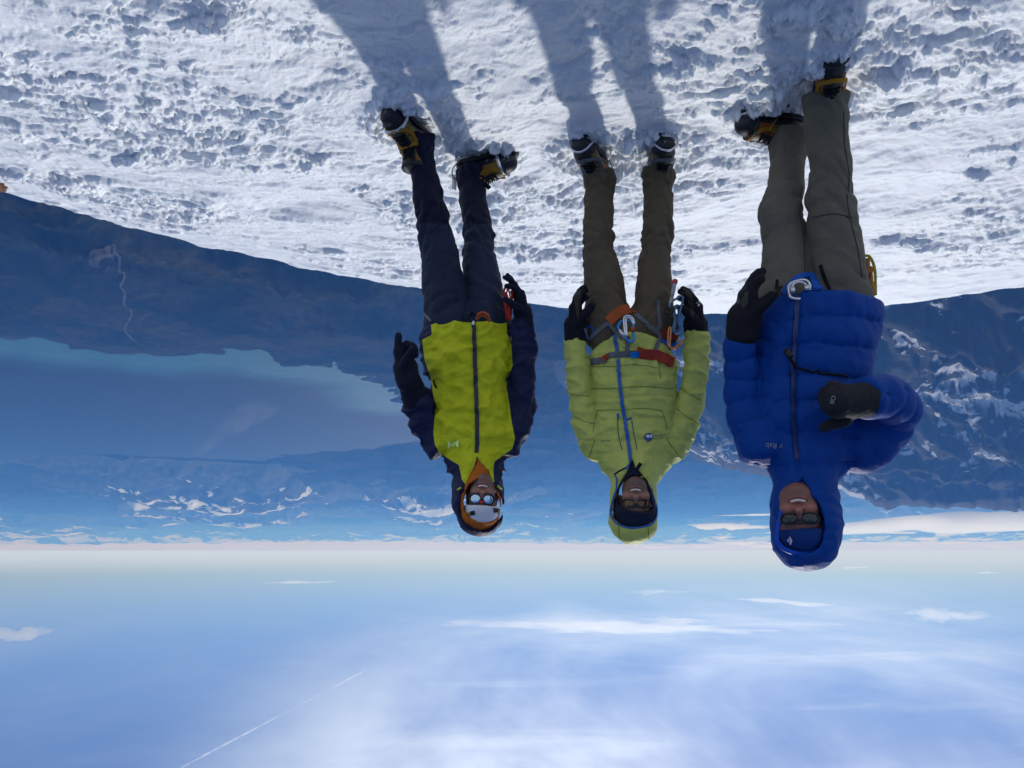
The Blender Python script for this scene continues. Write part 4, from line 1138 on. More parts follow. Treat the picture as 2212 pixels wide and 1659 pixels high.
    # ankle strap
    P = [(0.066 * math.cos(t) * (1.0), 0.004 + 0.062 * math.sin(t), 0.112 + 0.020 * math.sin(t)) for t in np.linspace(0, 2 * math.pi, 34)]
    P = wrap(P, 0.004)
    st = MB(); st.strap([T(p) for p in P], [npv((Mx.to_3x3() @ Vector((p[0], p[1], 0))).normalized()) for p in P], 0.019 * size, 0.003)
    P2 = smooth_path([(0.058, -0.030, 0.118), (0.056, -0.090, 0.085), (0.044, -0.150, 0.086), (0.0, -0.176, 0.100)], 14)
    P2 = wrap(P2, 0.004)
    st.strap([T(p) for p in P2], [npv((Mx.to_3x3() @ Vector((p[0], -0.03, 0.05))).normalized()) for p in P2], 0.016 * size, 0.003)
    P3 = [(-p[0], p[1], p[2]) for p in P2]
    st.strap([T(p) for p in P3], [npv((Mx.to_3x3() @ Vector((p[0], -0.03, 0.05))).normalized()) for p in P3], 0.016 * size, 0.003)
    st.build('strap', strap_m, b)
    if yaw_tail is not None:
        P = smooth_path(yaw_tail, 14)
        MB().strap([T(p) for p in P], [npv(Mx.to_3x3() @ Vector((0.3, -0.9, 0.25))) for p in P], 0.020 * size, 0.003).build('strap_tail', strap_m, b)
    # laces
    lc = MB()
    for i in range(5):
        zz = 0.088 + i * 0.014; yy = -0.128 + i * 0.018
        for s in (-1, 1): lc.rod([T(q) for q in wrap([(s * 0.024, yy + 0.004, zz), (s * 0.012, yy, zz + 0.004), (0, yy - 0.002, zz + 0.007), (-s * 0.012, yy + 0.006, zz + 0.012), (-s * 0.024, yy + 0.014, zz + 0.016)], 0.003)], 0.0028, 5)
    lc.build('lace', lace_col or M['grey_ink'], b)
    return b, Mx

def build_trousers(person, legs, pelvis, mat, skin, zone=None, seed=0.0, amp=0.012):
    tubes = [limb(l) for l in legs]
    pel = limb(pelvis)
    lo, hi = box_of(tubes + [pel], 0.04)
    def f(G):
        d = None
        for (p, r) in tubes:
            e = d_tube(G, p, r, 1.02)
            ax = p[-1] - p[-2]
            e = smax(e, d_plane(G, p[-1], ax), 0.012)
            d = e if d is None else smin(d, e, 0.012)
        return smin(d, d_tube(G, pel[0], pel[1], 0.85), 0.05)
    V, F = solid(f, lo, hi, 0.0075)
    N = normals(V, F)
    disp = np.zeros(len(V))
    for i, (p, r) in enumerate(tubes):
        s, dist = axis_param(V, p); L = sum(np.linalg.norm(b - a) for a, b in zip(p[:-1], p[1:]))
        w = np.exp(-((dist / 0.16) ** 4))
        t = s / L
        ang = np.arctan2(V[:, 1] - np.interp(s, [0, L], [p[0][1], p[-1][1]]), V[:, 0] - np.interp(s, [0, L], [p[0][0], p[-1][0]]))
        z = s + 0.045 * np.sin(ang * 1.0 + i * 2 + seed) + 0.02 * np.sin(ang * 2 + seed * 3)
        # bunching above the boot, at the knee and at the crotch
        k = 0.35 + 0.75 * np.exp(-((t - 0.93) / 0.10) ** 2) + 0.9 * np.exp(-((t - 0.52) / 0.13) ** 2) + 0.5 * np.exp(-((t - 0.05) / 0.12) ** 2)
        n = noise3(z * 10 + seed, ang * 0.8 + i * 7, np.full_like(z, seed + i)) + 0.5 * noise3(z * 25 + seed, ang * 1.5, np.full_like(z, 3 + seed))
        rid = 1.5 * (np.abs(n) ** 0.75 - 0.35)
        here = axis_param(V, tubes[1 - i][0])[1] > dist
        disp += np.where(here, k * rid * amp * 1.45, 0)
    disp += 0.004 * noise3(V[:, 0] * 9 + seed, V[:, 1] * 9, V[:, 2] * 7)
    V = V + N * disp[:, None]
    skin.add(V, F)
    me = mesh_from('trousers', V, F)
    attr(me, 'zone', zone(V) if zone else np.full(len(V), -9.0))
    return link('trousers', me, mat, person)

def face_hole(opening, y_open):
    """outline of a face opening in its own plane, and the slope of the wearer's line of sight"""
    op = np.array([at(u, v, y_open) for u, v in opening])
    c = op.mean(0)
    return op[:, [0, 2]], (c[0] / c[1], (c[2] - CAM_H) / c[1])
def build_jacket(person, torso, arms, hood, opening, y_open, y_back, hem, mat, skin, disp=None, zone=None, vox=0.0075, hood_k=1.1, blend=0.014, extra=None, sub=None):
    tp, tr = limb([q[:4] for q in torso]); tk = [q[4] for q in torso]
    at_ = [limb(a) for a in arms]
    hp, hr = limb(hood)
    lo, hi = box_of(at_ + [(tp, tr), (hp, hr)], 0.03)
    op, (kx_, kz_) = face_hole(opening, y_open)
    def f(G):
        d = d_tube(G, tp, tr, tk)
        if hem is not None: d = smax(d, d_plane(G, hem[0], hem[1]), 0.02)
        if extra is not None: d = extra(G, d)
        for p, r in at_:
            e = d_tube(G, p, r)
            e = smax(e, d_plane(G, p[-1], p[-1] - p[-2]), 0.014)
            d = smin(d, e, blend)
        d = smin(d, d_tube(G, hp, hr, hood_k), 0.035)
        zi = np.nonzero(G[2].ravel() > op[:, 1].min() - 0.06)[0][0]
        Gs = (G[0], G[1], G[2][:, :, zi:])
        X, Y, Z = np.broadcast_arrays(Gs[0] - (Gs[1] - y_open) * kx_, Gs[1], Gs[2] - (Gs[1] - y_open) * kz_)
        d = d.copy(); d[:, :, zi:] = smax(d[:, :, zi:], -smax(poly_sd(X, Z, op).astype(np.float32), Y - y_back, 0.02), 0.008)
        if sub is not None: d = sub(G, d)
        return d
    V, F = solid(f, lo, hi, vox)
    N = normals(V, F)
    if disp is not None: V = V + N * disp(V, N, tp, at_, hp)[:, None]
    skin.add(V, F)
    me = mesh_from('jacket', V, F)
    attr(me, 'zone', zone(V, N) if zone else np.full(len(V), -9.0))
    return link('jacket', me, mat, person)

def build_shell(name, person, tube_spec, opening, y_open, y_back, mat, thick=0.006, ky=1.1, cut=None, vox=0.006, parent=None, zone=None, amp=0.0, grow=0.0):
    """inner hood, cap or helmet: a hollow cap with an opening for the face"""
    hp, hr = limb(tube_spec)
    lo, hi = box_of([(hp, hr)], 0.03)
    if opening is not None: op, (kx_, kz_) = face_hole(opening, y_open)
    def f(G):
        d = d_tube(G, hp, hr, ky)
        d = np.maximum(d, -(d + thick))
        if opening is not None:
            X, Y, Z = np.broadcast_arrays(G[0] - (G[1] - y_open) * kx_, G[1], G[2] - (G[1] - y_open) * kz_)
            d = smax(d, -np.maximum(poly_sd(X, Z, op).astype(np.float32), Y - y_back), 0.004)
        if cut is not None:
            for p, n in cut: d = smax(d, d_plane(G, p, n), 0.004)
        return d
    V, F = solid(f, lo, hi, vox)
    if amp:
        N = normals(V, F); V = V + N * (amp * noise3(V[:, 0] * 30, V[:, 1] * 30, V[:, 2] * 30))[:, None]
    me = mesh_from(name, V, F)
    if zone is not None: attr(me, 'zone', zone(V))
    return link(name, me, mat, parent or person), (V, F)
# ------------------------------------------------------------------ the three climbers
def person_empty(loc, label):
    o = bpy.data.objects.new('person', None); COL.objects.link(o); o.location = loc; o.empty_display_size = 0.3
    tag(o, label, 'person', 'climbers standing in a row on the summit')
    return o
def adopt(root):
    """children were built in world coordinates: keep them there under the root's own location"""
    bpy.context.view_layer.update()
    for c in root.children: c.matrix_parent_inverse = Matrix.Translation(root.location).inverted()
def zoomer(x0, y0, k): return lambda x, y: ((x0 + x / k) / 1.8228, (y0 + y / k) / 1.8228)
def hoodspec(zf, k, y, pts): return [(*zf(x, v), y, w / k / 1.8228) for x, v, w in pts]
def puff(s, sp, sharp=0.36): return np.abs(np.sin(np.pi * s / sp)) ** sharp
BOOTS = []
def boot_site(u, v, y, lift=0.036):
    p = at(u, v, y); z = float(ground_z(p.x, p.y))
    FEET.append((p.x, p.y, 0.16, 0.0))
    return Vector((p.x, p.y, z + lift))

# ---- the climber in yellow and navy, on the right of the group
def drape_boot(legs):
    """the trouser end falls forward over the instep"""
    for l in legs:
        u, v, y, w = l[-1]; l[-1] = (u, v - 3, y - 0.028, w + 8)
    return legs
def build_yellow():
    zf = zoomer(1720, 1750, 4.367); zb = zoomer(1500, 1200, 1.7457)
    Y0 = 3.25
    feet = [boot_site(896, 300, 3.10), boot_site(1022, 360, 3.45)]
    P = person_empty((0.20, Y0, float(ground_z(0.20, Y0))), 'climber in yellow and navy shell jacket with orange hood lining and white helmet')
    sk = Skin()
    legs = [[(968,690,3.25,98),(956,600,3.23,88),(948,538,3.21,80),(933,484,3.19,67),(927,443,3.17,68),(919,396,3.14,60),(910,349,3.12,58),(904,292,3.10,62)],
            [(1052,690,3.26,96),(1046,655,3.27,90),(1041,600,3.30,83),(1033,538,3.34,66),(1030,484,3.37,62),(1023,443,3.40,59),(1020,396,3.43,58),(1019,366,3.45,60)]]
    pel = [(965,715,3.25,100),(1055,715,3.26,100)]
    tz = lambda V: (484.0 - proj(V)[1]) - 6 * noise3(V[:, 0] * 14, V[:, 1] * 14, V[:, 2] * 5)
    build_trousers(P, drape_boot(legs), pel, M['slate'], sk, zone=tz, seed=2.3)
    torso = [(1009,706,Y0,190,0.66),(1010,745,Y0,192,0.66),(1011,784,Y0,186,0.64),(1014,831,Y0,168,0.64),(1020,878,Y0,164,0.64),(1024,930,Y0,168,0.62),(1027,965,Y0,150,0.62),(1030,990,Y0,110,0.75)]
    arms = [[(946,962,Y0,58),(922,925,Y0,54),(903,880,3.22,58),(897,852,3.19,58)],
            [(1094,962,Y0,58),(1116,925,Y0,54),(1127,870,Y0,56),(1128,830,3.24,56),(1130,760,3.20,48),(1131,688,3.17,42)]]
    hood = hoodspec(zf, 4.367, Y0 - 0.02, [(690,300,640),(690,480,790),(700,750,880),(715,1000,885),(735,1165,820)])
    opening = [zf(*q) for q in [(690,215),(640,260),(560,500),(500,650),(470,780),(415,850),(390,1080),(405,1250),(500,1385),(620,1455),(780,1490),(900,1472),(1020,1400),(1100,1290),(1138,1150),(1135,950),(1080,830),(1000,720),(960,640),(880,480),(780,340),(720,240)]]
    panel = [zb(*q) for q in [(340,90),(865,90),(866,200),(890,240),(897,290),(905,420),(872,500),(862,560),(885,700),(897,800),(922,920),(902,990),(840,1035),(778,1080),(772,1140),(778,1222),(745,1185),(702,1112),(668,1040),(655,1030),(630,1120),(600,1192),(575,1232),(556,1200),(536,1100),(480,1070),(400,1015),(370,960),(360,880),(370,760),(380,690),(362,640),(342,500),(300,380),(283,240),(350,205)]]
    def zone(V, N):
        m = poly_mask(V, panel)
        return np.where(V[:, 1] < Y0 + 0.06, m, -5)
    def disp(V, N, tp, ar, hp):
        x, y, z = V.T
        d = 0.006 * noise3(x * 7, y * 7, z * 5)
        # long soft creases, deeper at the waist and the elbows
        n = noise3(x * 7 + z * 7 + 2, y * 7, z * 8 - x * 6 + 4)
        d += 0.024 * (np.abs(n) ** 0.7 - 0.35)
        n = noise3(x * 6 - z * 8 + 2, y * 7, z * 9 + x * 4 + 14)
        d += 0.016 * ((1 - np.abs(n)) ** 5 - 0.25)
        n = noise3(x * 17 - z * 9, y * 15, z * 27 + 14)
        d += 0.007 * ((1 - np.abs(n)) ** 5 - 0.25)
        for i, (p, r) in enumerate(ar):
            s, dist = axis_param(V, p)
            w = sstep(r[0] * 1.5, r[0] * 0.9, dist) * (z < 1.22)
            d += w * 0.0075 * (np.abs(noise3(s * 13 + i * 5, x * 6 + s * 3, y * 6)) ** 0.7 - 0.35)
        d *= 1 - 0.65 * sstep(1.34, 1.42, z)
        hem = proj(V)[1]
        d += 0.003 * np.exp(-((hem - 704) / 3.0) ** 2)
        return d
    hem_l, hem_r = npv(at(920, 697, Y0 - 0.1)), npv(at(1105, 693, Y0 - 0.1))
    J = build_jacket(P, torso, arms, hood, opening, Y0 - 0.11, Y0 + 0.075, ((hem_l + hem_r) / 2, (0.03, 0.0, -1)), M['shell'], sk, disp, zone)
    # inner orange hood over the helmet
    io = [zf(*q) for q in [(650,610),(540,700),(480,830),(447,980),(452,1080),(492,1180),(600,1280),(700,1330),(820,1345),(960,1310),(1060,1230),(1098,1120),(1098,1000),(1050,880),(990,760),(920,650),(840,585),(760,575)]]
    H, _ = build_shell('inner_hood', P, hoodspec(zf, 4.367, Y0 - 0.045, [(700,300,400),(700,520,550),(715,760,690),(738,1000,740),(748,1130,690)]), io, Y0 - 0.14, Y0 + 0.06, M['orange_fleece'], 0.010, 1.18, vox=0.005, amp=0.003)
    head, Mx, kx, geo = build_head(P, zf(775, 945), zf(745, 705), Y0 - 0.125, width=0.134, roll=R(3), beard=0.35, skin_col=(0.25, 0.135, 0.10))
    sk2 = Skin(); sk2.add(*geo)
    sunglasses(P, Mx, kx, 'round', M['lens_mirror'], M['frame_red'])
    # helmet: white shell with dark vents and yellow strap guides, brim just above the glasses
    hel = [(*zf(775, 1090), Y0 - 0.055, 620 / 4.367 / 1.8228), (*zf(770, 1130), Y0 - 0.05, 620 / 4.367 / 1.8228)]
    cut = [(npv(at(*zf(790, 1040), Y0 - 0.15)), (-0.06, 0.0, -1))]
    hm, hg = build_shell('helmet', P, hel, None, 0, 0, M['white_shell'], 0.008, 1.22, cut=cut, vox=0.0045)
    sk2.add(*hg)
    for (cx, cy_) in ((620, 1180), (1005, 1130)):
        pl = [(-9.5, -6), (7, -9), (9, 5), (-7, 9)] if cx < 800 else [(-9, -8), (8, -6), (9, 7), (-6, 9)]
        flat_mark(sk2, 'vent', [poly_shape([(-a * 0.62, b * 0.62) for a, b in pl])], *zf(cx, cy_), 0, M['dark_hole'], hm, 0.003)
    for (cx, cy_) in ((548, 1215), (1062, 1150)):
        flat_mark(sk2, 'strap_guide', [poly_shape([(-3, -6), (3, -6), (3, 6), (-3, 6)])], *zf(cx, cy_), 0.1, M['web_yellow'], hm, 0.003)
    # jacket details
    strap_on(sk, 'zip', [zb(636,118),(1025,760),(1027,830),(1030,900),zb(658,1020)], 0.017, M['zip_black'], J, 0.005, 0.003, 60)
    MB().box(sk.hit(*zb(637, 124), 0.006)[0], (0.004, 0.003, 0.008)).build('zip_pull', M['alu'], J)
    for s_ in ([zb(656,1030),zb(630,1110),zb(600,1180),zb(577,1228)], [zb(664,1035),zb(700,1105),zb(745,1180),zb(775,1218)]):
        strap_on(sk, 'collar_edge', s_, 0.008, M['shell_in'], J, 0.002, 0.003, 14)
    for q in ([zb(372,905),zb(450,912),zb(560,908),zb(640,905)], [zb(675,905),zb(780,905),zb(900,915)]): cord_on(sk, 'seam', q, 0.0016, M['shell_in'], J, 0.0004, 22)
    hh = [([(0,0),(3.6,0),(4.2,4.2),(7.8,4.2),(7.2,0),(10.8,0),(12.4,12.5),(8.8,12.5),(8.3,8.0),(4.7,8.0),(5.2,12.5),(1.6,12.5)], [tuple(range(12))])]
    hh = [([(x - 14, y - 6) for x, y in p], f) for p, f in hh] + [([(x - 0.6, y - 6) for x, y in p], f) for p, f in hh]
    flat_mark(sk, 'chest_logo', hh, *zb(498, 955), 0.04, M['lime_ink'], J, 0.011)
    for px_ in ([zb(365,512),zb(372,545),zb(385,575)], [zb(868,500),zb(855,520)]): strap_on(sk, 'pocket_tab', px_, 0.008, M['black_fabric'], J, 0.004, 0.003, 8)
    cord_on(sk, 'hood_cord', [zf(380, 775), zf(410, 765), zf(430, 740)], 0.004, M['shell_in'], J, 0.006, 8)
    cord_on(sk, 'hood_cord', [zf(1085, 755), zf(1060, 735), zf(1045, 705)], 0.004, M['shell_in'], J, 0.006, 8)
    # gloves: the near one in a gauntlet, index finger pointing down; the other holding the red cords
    W = npv(at(878, 806, 3.105)); E = npv(at(897, 858, 3.19))
    D = npv(at(868, 752, 3.085)) - W
    tb = hand_tubes(W, D, (-0.80, -0.35, -0.1), (0.45, -1.0, 0.1), size=1.02, fat=1.42, thumb=(0.6, 0.9), spread=0.03,
                    curls=[(0.10, 0.15, 0.10), (0.9, 1.1, 0.8), (1.0, 1.2, 0.9), (1.1, 1.2, 0.9)])
    glove('glove', tb, ([W + D * 0.25, W, E + (E - W) * 0.10], [0.042, 0.045, 0.058]), M['navy_glove'], P, skin=sk)
    W = npv(at(1131, 684, 3.165)); D = npv(at(1118, 622, 3.12)) - W
    tb = hand_tubes(W, D, (0.75, -0.2, 0.05), (0.35, -1, 0), size=1.12, fat=1.0, thumb=(0.75, 0.75), spread=0.06, curls=[(0.45, 0.5, 0.35), (0.28, 0.35, 0.3), (0.16, 0.2, 0.2), (0.12, 0.12, 0.1)])
    glove('glove', tb, ([W + D * 0.2, W, npv(at(1131, 705, 3.175))], [0.036, 0.037, 0.037]), M['navy_glove'], P, skin=sk)
    for (site, hd, pt, tail) in ((feet[0], (0.40, -0.92), R(0), None), (feet[1], (-0.90, -0.42), R(0), None)):
        b, Mb = build_boot(P, site, hd, M['boot_yellow'], M['web_yellow'], M['alu'], pt, bail='plate', lace_col=M['black_fabric'])
    # short pull tabs sticking out above the boots
    for a, b_ in (((888, 322), (873, 333)), ((1048, 398), (1058, 407))):
        yy = 3.03 if a[0] < 950 else 3.40
        p, q = npv(at(*a, yy)), npv(at(*b_, yy - 0.01))
        MB().strap([p + (q - p) * t for t in (-0.6, 0.0, 0.5, 1)], [npv((0, -1, 0.1))] * 4, 0.020, 0.006).build('pull_tab', M['black_fabric'], P)
    # harness showing under the hem
    hr = strap_on(sk, 'harness', [zb(300,60),zb(330,95),zb(348,112)], 0.012, M['web_grey'], P, 0.004)
    strap_on(sk, 'leg_loop', [(1000,690),(1008,682),(1020,672),(1035,678),(1052,692)], 0.022, M['slate'], P, 0.008, 0.008)
    strap_on(sk, 'leg_loop', [(1094,690),(1093,672),(1092,655)], 0.010, M['web_grey'], P, 0.004, 0.004)
    adopt(P)
    # bundle of red cords hanging at the hip
    mb = MB()
    top = npv(at(1099, 688, 3.12))
    rr = random.Random(3)
    cords = [[(1094,690),(1092,665),(1088,640),(1089,624),(1096,617),(1103,620),(1107,632),(1106,655),(1103,690)],
             [(1096,690),(1098,665),(1094,645),(1096,625),(1099,618)], [(1101,690),(1099,660),(1102,642),(1098,625),(1093,621),(1089,630),(1093,650),(1097,675),(1100,690)],
             [(1104,690),(1103,668),(1106,645),(1103,628)], [(1094,690),(1096,672),(1102,655),(1105,640)], [(1099,690),(1095,668),(1091,648),(1092,632),(1098,645),(1101,665)]]
    for i, c in enumerate(cords):
        P_ = [npv(at(u, v, 3.125 + 0.012 * math.sin(i * 2.1 + k * 0.9))) for k, (u, v) in enumerate(c)]
        mb.rod(smooth_path(P_, 36), 0.0036, 6)
    o = mb.build('cord_bundle', M['rope_red'], None, True)
    tag(o, 'bundle of red cord hanging at the yellow-jacketed climber\'s hip', 'cord')
    pr = smooth_path([npv(at(1030,690,3.06)), npv(at(1034,684,3.05)), npv(at(1043,681,3.05)), npv(at(1054,686,3.05)), npv(at(1058,694,3.06))], 20)
    mb = MB(); mb.rod(pr, 0.007, 6); mb.rod([p + npv((0.0, -0.012, -0.007)) for p in pr[3:-3]], 0.006, 6)
    tag(mb.build('sling', M['web_orange'], None, True), 'orange sling looped under the hem of the yellow jacket', 'sling')
    return P, sk

# ---- the climber in lime green, in the middle
def build_lime():
    zf = zoomer(2340, 1780, 4.367); zb = zoomer(2180, 1200, 1.6925)
    Y0 = 3.27
    feet = [boot_site(1289, 368, 3.33), boot_site(1423, 362, 3.33)]
    P = person_empty((-0.52, Y0, float(ground_z(-0.52, Y0))), 'climber in lime green hooded jacket with climbing harness and brown trousers')
    sk = Skin()
    legs = [[(1313,700,3.27,98),(1308,663,3.27,90),(1304,604,3.28,86),(1293,544,3.29,68),(1290,500,3.30,65),(1294,455,3.31,65),(1294,410,3.32,63),(1291,374,3.33,62)],
            [(1410,700,3.27,98),(1411,663,3.27,88),(1413,604,3.28,76),(1415,544,3.29,62),(1419,500,3.30,62),(1421,455,3.31,63),(1421,410,3.32,63),(1422,368,3.33,63)]]
    build_trousers(P, drape_boot(legs), [(1315,722,3.27,100),(1410,722,3.27,100)], M['brown'], sk, seed=5.1)
    torso = [(1366,722,Y0,182,0.66),(1366,742,Y0,196,0.68),(1366,760,Y0,194,0.66),(1366,770,Y0,184,0.63),(1366,782,Y0,196,0.66),(1366,830,Y0,192,0.62),(1367,880,Y0,184,0.60),(1369,930,Y0,176,0.58),(1370,968,Y0,170,0.60),(1371,995,Y0,110,0.75)]
    arms = [[(1294,967,Y0,66),(1268,925,Y0 - 0.01,60),(1255,868,Y0 - 0.03,52),(1248,800,Y0 - 0.05,47),(1244,722,Y0 - 0.06,46)],
            [(1448,970,Y0,66),(1475,925,Y0 - 0.01,62),(1494,853,Y0 - 0.03,55),(1501,800,Y0 - 0.05,53),(1506,716,Y0 - 0.06,51)]]
    hood = hoodspec(zf, 4.367, Y0 - 0.035, [(690,60,600),(690,250,720),(680,500,750),(662,850,800),(665,1165,835)])
    opening = [zf(*q) for q in [(635,140),(560,290),(500,420),(400,620),(340,800),(302,950),(297,1060),(335,1150),(420,1230),(560,1283),(700,1290),(850,1270),(980,1220),(1048,1130),(1064,1030),(1050,920),(995,740),(945,600),(905,480),(850,400),(740,280),(665,150)]]
    def disp(V, N, tp, ar, hp):
        x, y, z = V.T; u, v = proj(V)
        d = 0.006 * noise3(x * 7 + 9, y * 7, z * 6)
        n = noise3(x * 10 + z * 4, y * 9, z * 13 + 24); d += 0.011 * ((1 - np.abs(n)) ** 5 - 0.25)
        n = noise3(x * 21 - z * 8, y * 15, z * 30 + 24); d += 0.004 * ((1 - np.abs(n)) ** 4 - 0.25)
        torso_m = np.ones(len(V))
        for i, (p, r) in enumerate(ar):
            s, dist = axis_param(V, p)
            w = sstep(r[0] * 1.5, r[0] * 0.95, dist) * sstep(1.20, 1.05, z)
            torso_m *= 1 - w
            # crumpled sleeve, bunched above the glove
            d += w * 0.013 * (np.abs(noise3(s * 21 + i * 9, x * 6 + s * 4, y * 6)) ** 0.7 - 0.35) * (0.6 + 0.9 * sstep(1.0, 0.72, z))
        front = (y < Y0) * torso_m
        for sv in (812, 858, 905, 950):
            q = v - sv - 3 * np.sin(u * 0.03)
            d += front * (-0.0065 * np.exp(-(q / 2.4) ** 2) + 0.004 * np.exp(-((q - 12) / 14) ** 2))
        d += torso_m * np.exp(-((v - 782) / 16) ** 2) * 0.0075 * noise3(u * 0.09, v * 0.01, y * 4) 
        d += torso_m * np.exp(-((v - 745) / 20) ** 2) * 0.008 * noise3(u * 0.06 + 5, v * 0.03, y * 4)
        d -= torso_m * np.exp(-((v - 768) / 5.0) ** 2) * 0.007
        d *= 1 - 0.6 * sstep(1.32, 1.42, z)
        return d
    def curved_hem(G, d):   # the hem hangs lowest in the middle
        q = npv(at(1366, 717, Y0 - 0.12))
        return smax(d, q[2] + 2.4 * (G[0] - q[0]) ** 2 - G[2], 0.02)
    J = build_jacket(P, torso, arms, hood, opening, Y0 - 0.11, Y0 + 0.075, None, M['lime'], sk, disp, extra=curved_hem)
    head, Mx, kx, geo = build_head(P, zf(715, 895), zf(720, 640), Y0 - 0.130, width=0.140, roll=R(1.5), beard=0.55, skin_col=(0.26, 0.14, 0.10))
    sk2 = Skin(); sk2.add(*geo)
    sunglasses(P, Mx, kx, 'wide', M['lens_amber'], M['frame_black'])
    # dark balaclava and cap over the forehead, blue helmet front above it
    bo = [zf(*q) for q in [(740,395),(600,420),(500,500),(420,640),(405,800),(400,900),(560,985),(720,1040),(880,1040),(990,985),(985,850),(960,740),(920,600),(860,440)]]
    build_shell('balaclava', P, hoodspec(zf, 4.367, Y0 - 0.050, [(690,200,440),(690,420,540),(690,700,680),(690,1000,730),(690,1080,700)]), bo, Y0 - 0.15, Y0 + 0.05, M['beanie_navy'], 0.008, 1.15, vox=0.005, amp=0.002)
    hel = [(*zf(690, 1090), Y0 - 0.030, 740 / 4.367 / 1.8228), (*zf(690, 1105), Y0 - 0.030, 730 / 4.367 / 1.8228)]
    hm, hg = build_shell('helmet', P, hel, None, 0, 0, M['blue_shell'], 0.008, 1.05, cut=[(npv(at(*zf(690, 1125), Y0 - 0.16)), (0, -0.1, -1))], vox=0.0045)
    s3 = Skin(); s3.add(*hg)
    for q in ([zf(500,1130), zf(485,1180), zf(470,1225)], [zf(930,1150), zf(940,1190), zf(945,1225)]): strap_on(s3, 'rib', q, 0.010, M['beanie_navy'], hm, 0.002, 0.004, 8)
    # jacket details
    strap_on(sk, 'zip', [zb(405,200),zb(415,260),zb(425,310)], 0.016, M['zip_blue'], J, 0.003, 0.003, 14)
    strap_on(sk, 'zip', [zb(430,365),zb(437,480),zb(450,600),zb(470,740),zb(490,870),zb(505,960),zb(512,1035)], 0.015, M['zip_blue'], J, 0.005, 0.003, 60)
    hm_e = [zf(*q) for q in [(625,150),(590,230),(545,295)]]
    strap_on(sk, 'hood_binding', hm_e, 0.010, M['zip_blue'], J, 0.002, 0.003, 10)
    bind = [np.array(at(u, v, Y0 - 0.11)) for u, v in opening]
    # blue elastic binding round the face
    Pb = []
    for (u, v) in opening[3:18]:
        cx, cy_ = zf(680, 850); uu, vv = cx + (u - cx) * 1.035, cy_ + (v - cy_) * 1.035
        h = sk.hit(uu, vv, 0.001)
        if h is not None: Pb.append(h[0])
    MB().rod(smooth_path(Pb, 60), 0.0045, 6).build('hood_binding', M['zip_blue'], J, True)
    cord_on(sk, 'collar_flap', [zf(640,170), zf(680,270), zf(760,350), zf(840,420)], 0.004, M['lime'], J, 0.003, 12)
    MB().box(sk.hit(*zf(755, 225), 0.012)[0] if sk.hit(*zf(755, 225)) else at(*zf(745, 245), Y0 - 0.13), (0.007, 0.004, 0.014), Matrix.Rotation(R(35), 3, 'Y')).build('zip_garage_tab', M['black_fabric'], J)
    strap_on(sk, 'collar_fold', [zf(350,385), zf(450,320), zf(545,270)], 0.006, M['beanie_navy'], J, 0.002, 0.003, 10)
    strap_on(sk, 'hood_cord', [zf(360,400), zf(395,470), zf(385,560), zf(380,630)], 0.007, M['zip_blue'], J, 0.002, 0.003, 12)
    for q in ([zb(425,755),zb(428,830),zb(440,910),zb(458,965)], [zb(520,770),zb(530,840),zb(545,920),zb(555,965)]): cord_on(sk, 'pocket_edge', q, 0.0022, M['teal_ink'], J, 0.0008, 14)
    strap_on(sk, 'pocket_pull', [zb(428,725), zb(430,755)], 0.010, M['zip_blue'], J, 0.003, 0.003, 6)
    strap_on(sk, 'pocket_pull', [zb(484,770), zb(518,752)], 0.008, M['zip_blue'], J, 0.003, 0.003, 6)
    for q in ([zb(260,415),zb(400,410),zb(425,405)], [zb(440,405),zb(560,400),zb(690,420)], [zb(245,560),zb(350,558),zb(438,552)], [zb(452,552),zb(600,545),zb(800,560)], [zb(285,705),zb(380,700),zb(455,702)], [zb(470,700),zb(600,690),zb(720,705)],
              [zb(700,390),zb(705,440),zb(712,490)], [zb(290,705),zb(272,780),zb(262,850)], [zb(720,700),zb(745,780),zb(752,830)], [zb(750,890),zb(800,960),zb(865,1045)], [zb(275,900),zb(255,960),zb(232,1030)],
              [zb(108,590),zb(170,605),zb(240,610)], [zb(130,740),zb(190,770),zb(265,790)], [zb(845,560),zb(900,590),zb(985,640)], [zb(815,690),zb(880,740),zb(960,790)]):
        cord_on(sk, 'seam', q, 0.0015, M['seam_lime'], J, 0.0003, 18)
    for q in ([zf(420,1270),zf(425,1400),zf(430,1480)], [zf(920,1270),zf(935,1400),zf(940,1500)]): cord_on(sk, 'seam', q, 0.0015, M['seam_lime'], J, 0.0003, 12)
    zl = zoomer(2420, 1640, 8.508)
    em = flat_mark(sk, 'emblem', [disc_shape(9.0, 24)], *zl(1130, 700), 0, M['blue_ink'], J, 0.008)
    flat_mark(sk, 'emblem_peak', [poly_shape([(6.0, -3.6), (1.0, 5.6), (-1.0, 5.6), (-2.6, 3.2), (-4.4, -0.8), (-5.0, -4.6), (-1.5, -3.0), (1.8, -4.8)][::-1])], *zl(1130, 700), 0, M['white_ink'], J, 0.0115)
    flat_mark(sk, 'chest_print', [text_shape('American', 3.2, 0, 3.0)], *zl(1455, 705), 0.09, M['teal_ink'], J, 0.005)
    flat_mark(sk, 'chest_print', [text_shape('Alpine Institute', 3.2, 0, 0)], *zl(1510, 625), 0.09, M['teal_ink'], J, 0.005)
    flat_mark(sk, 'chest_print', [text_shape('patagonia', 4.2)], *zb(352, 908), -0.02, M['teal_ink'], J, 0.005)
    # gloves
    W = npv(at(1244, 715, 3.21)); D = npv(at(1243, 640, 3.17)) - W
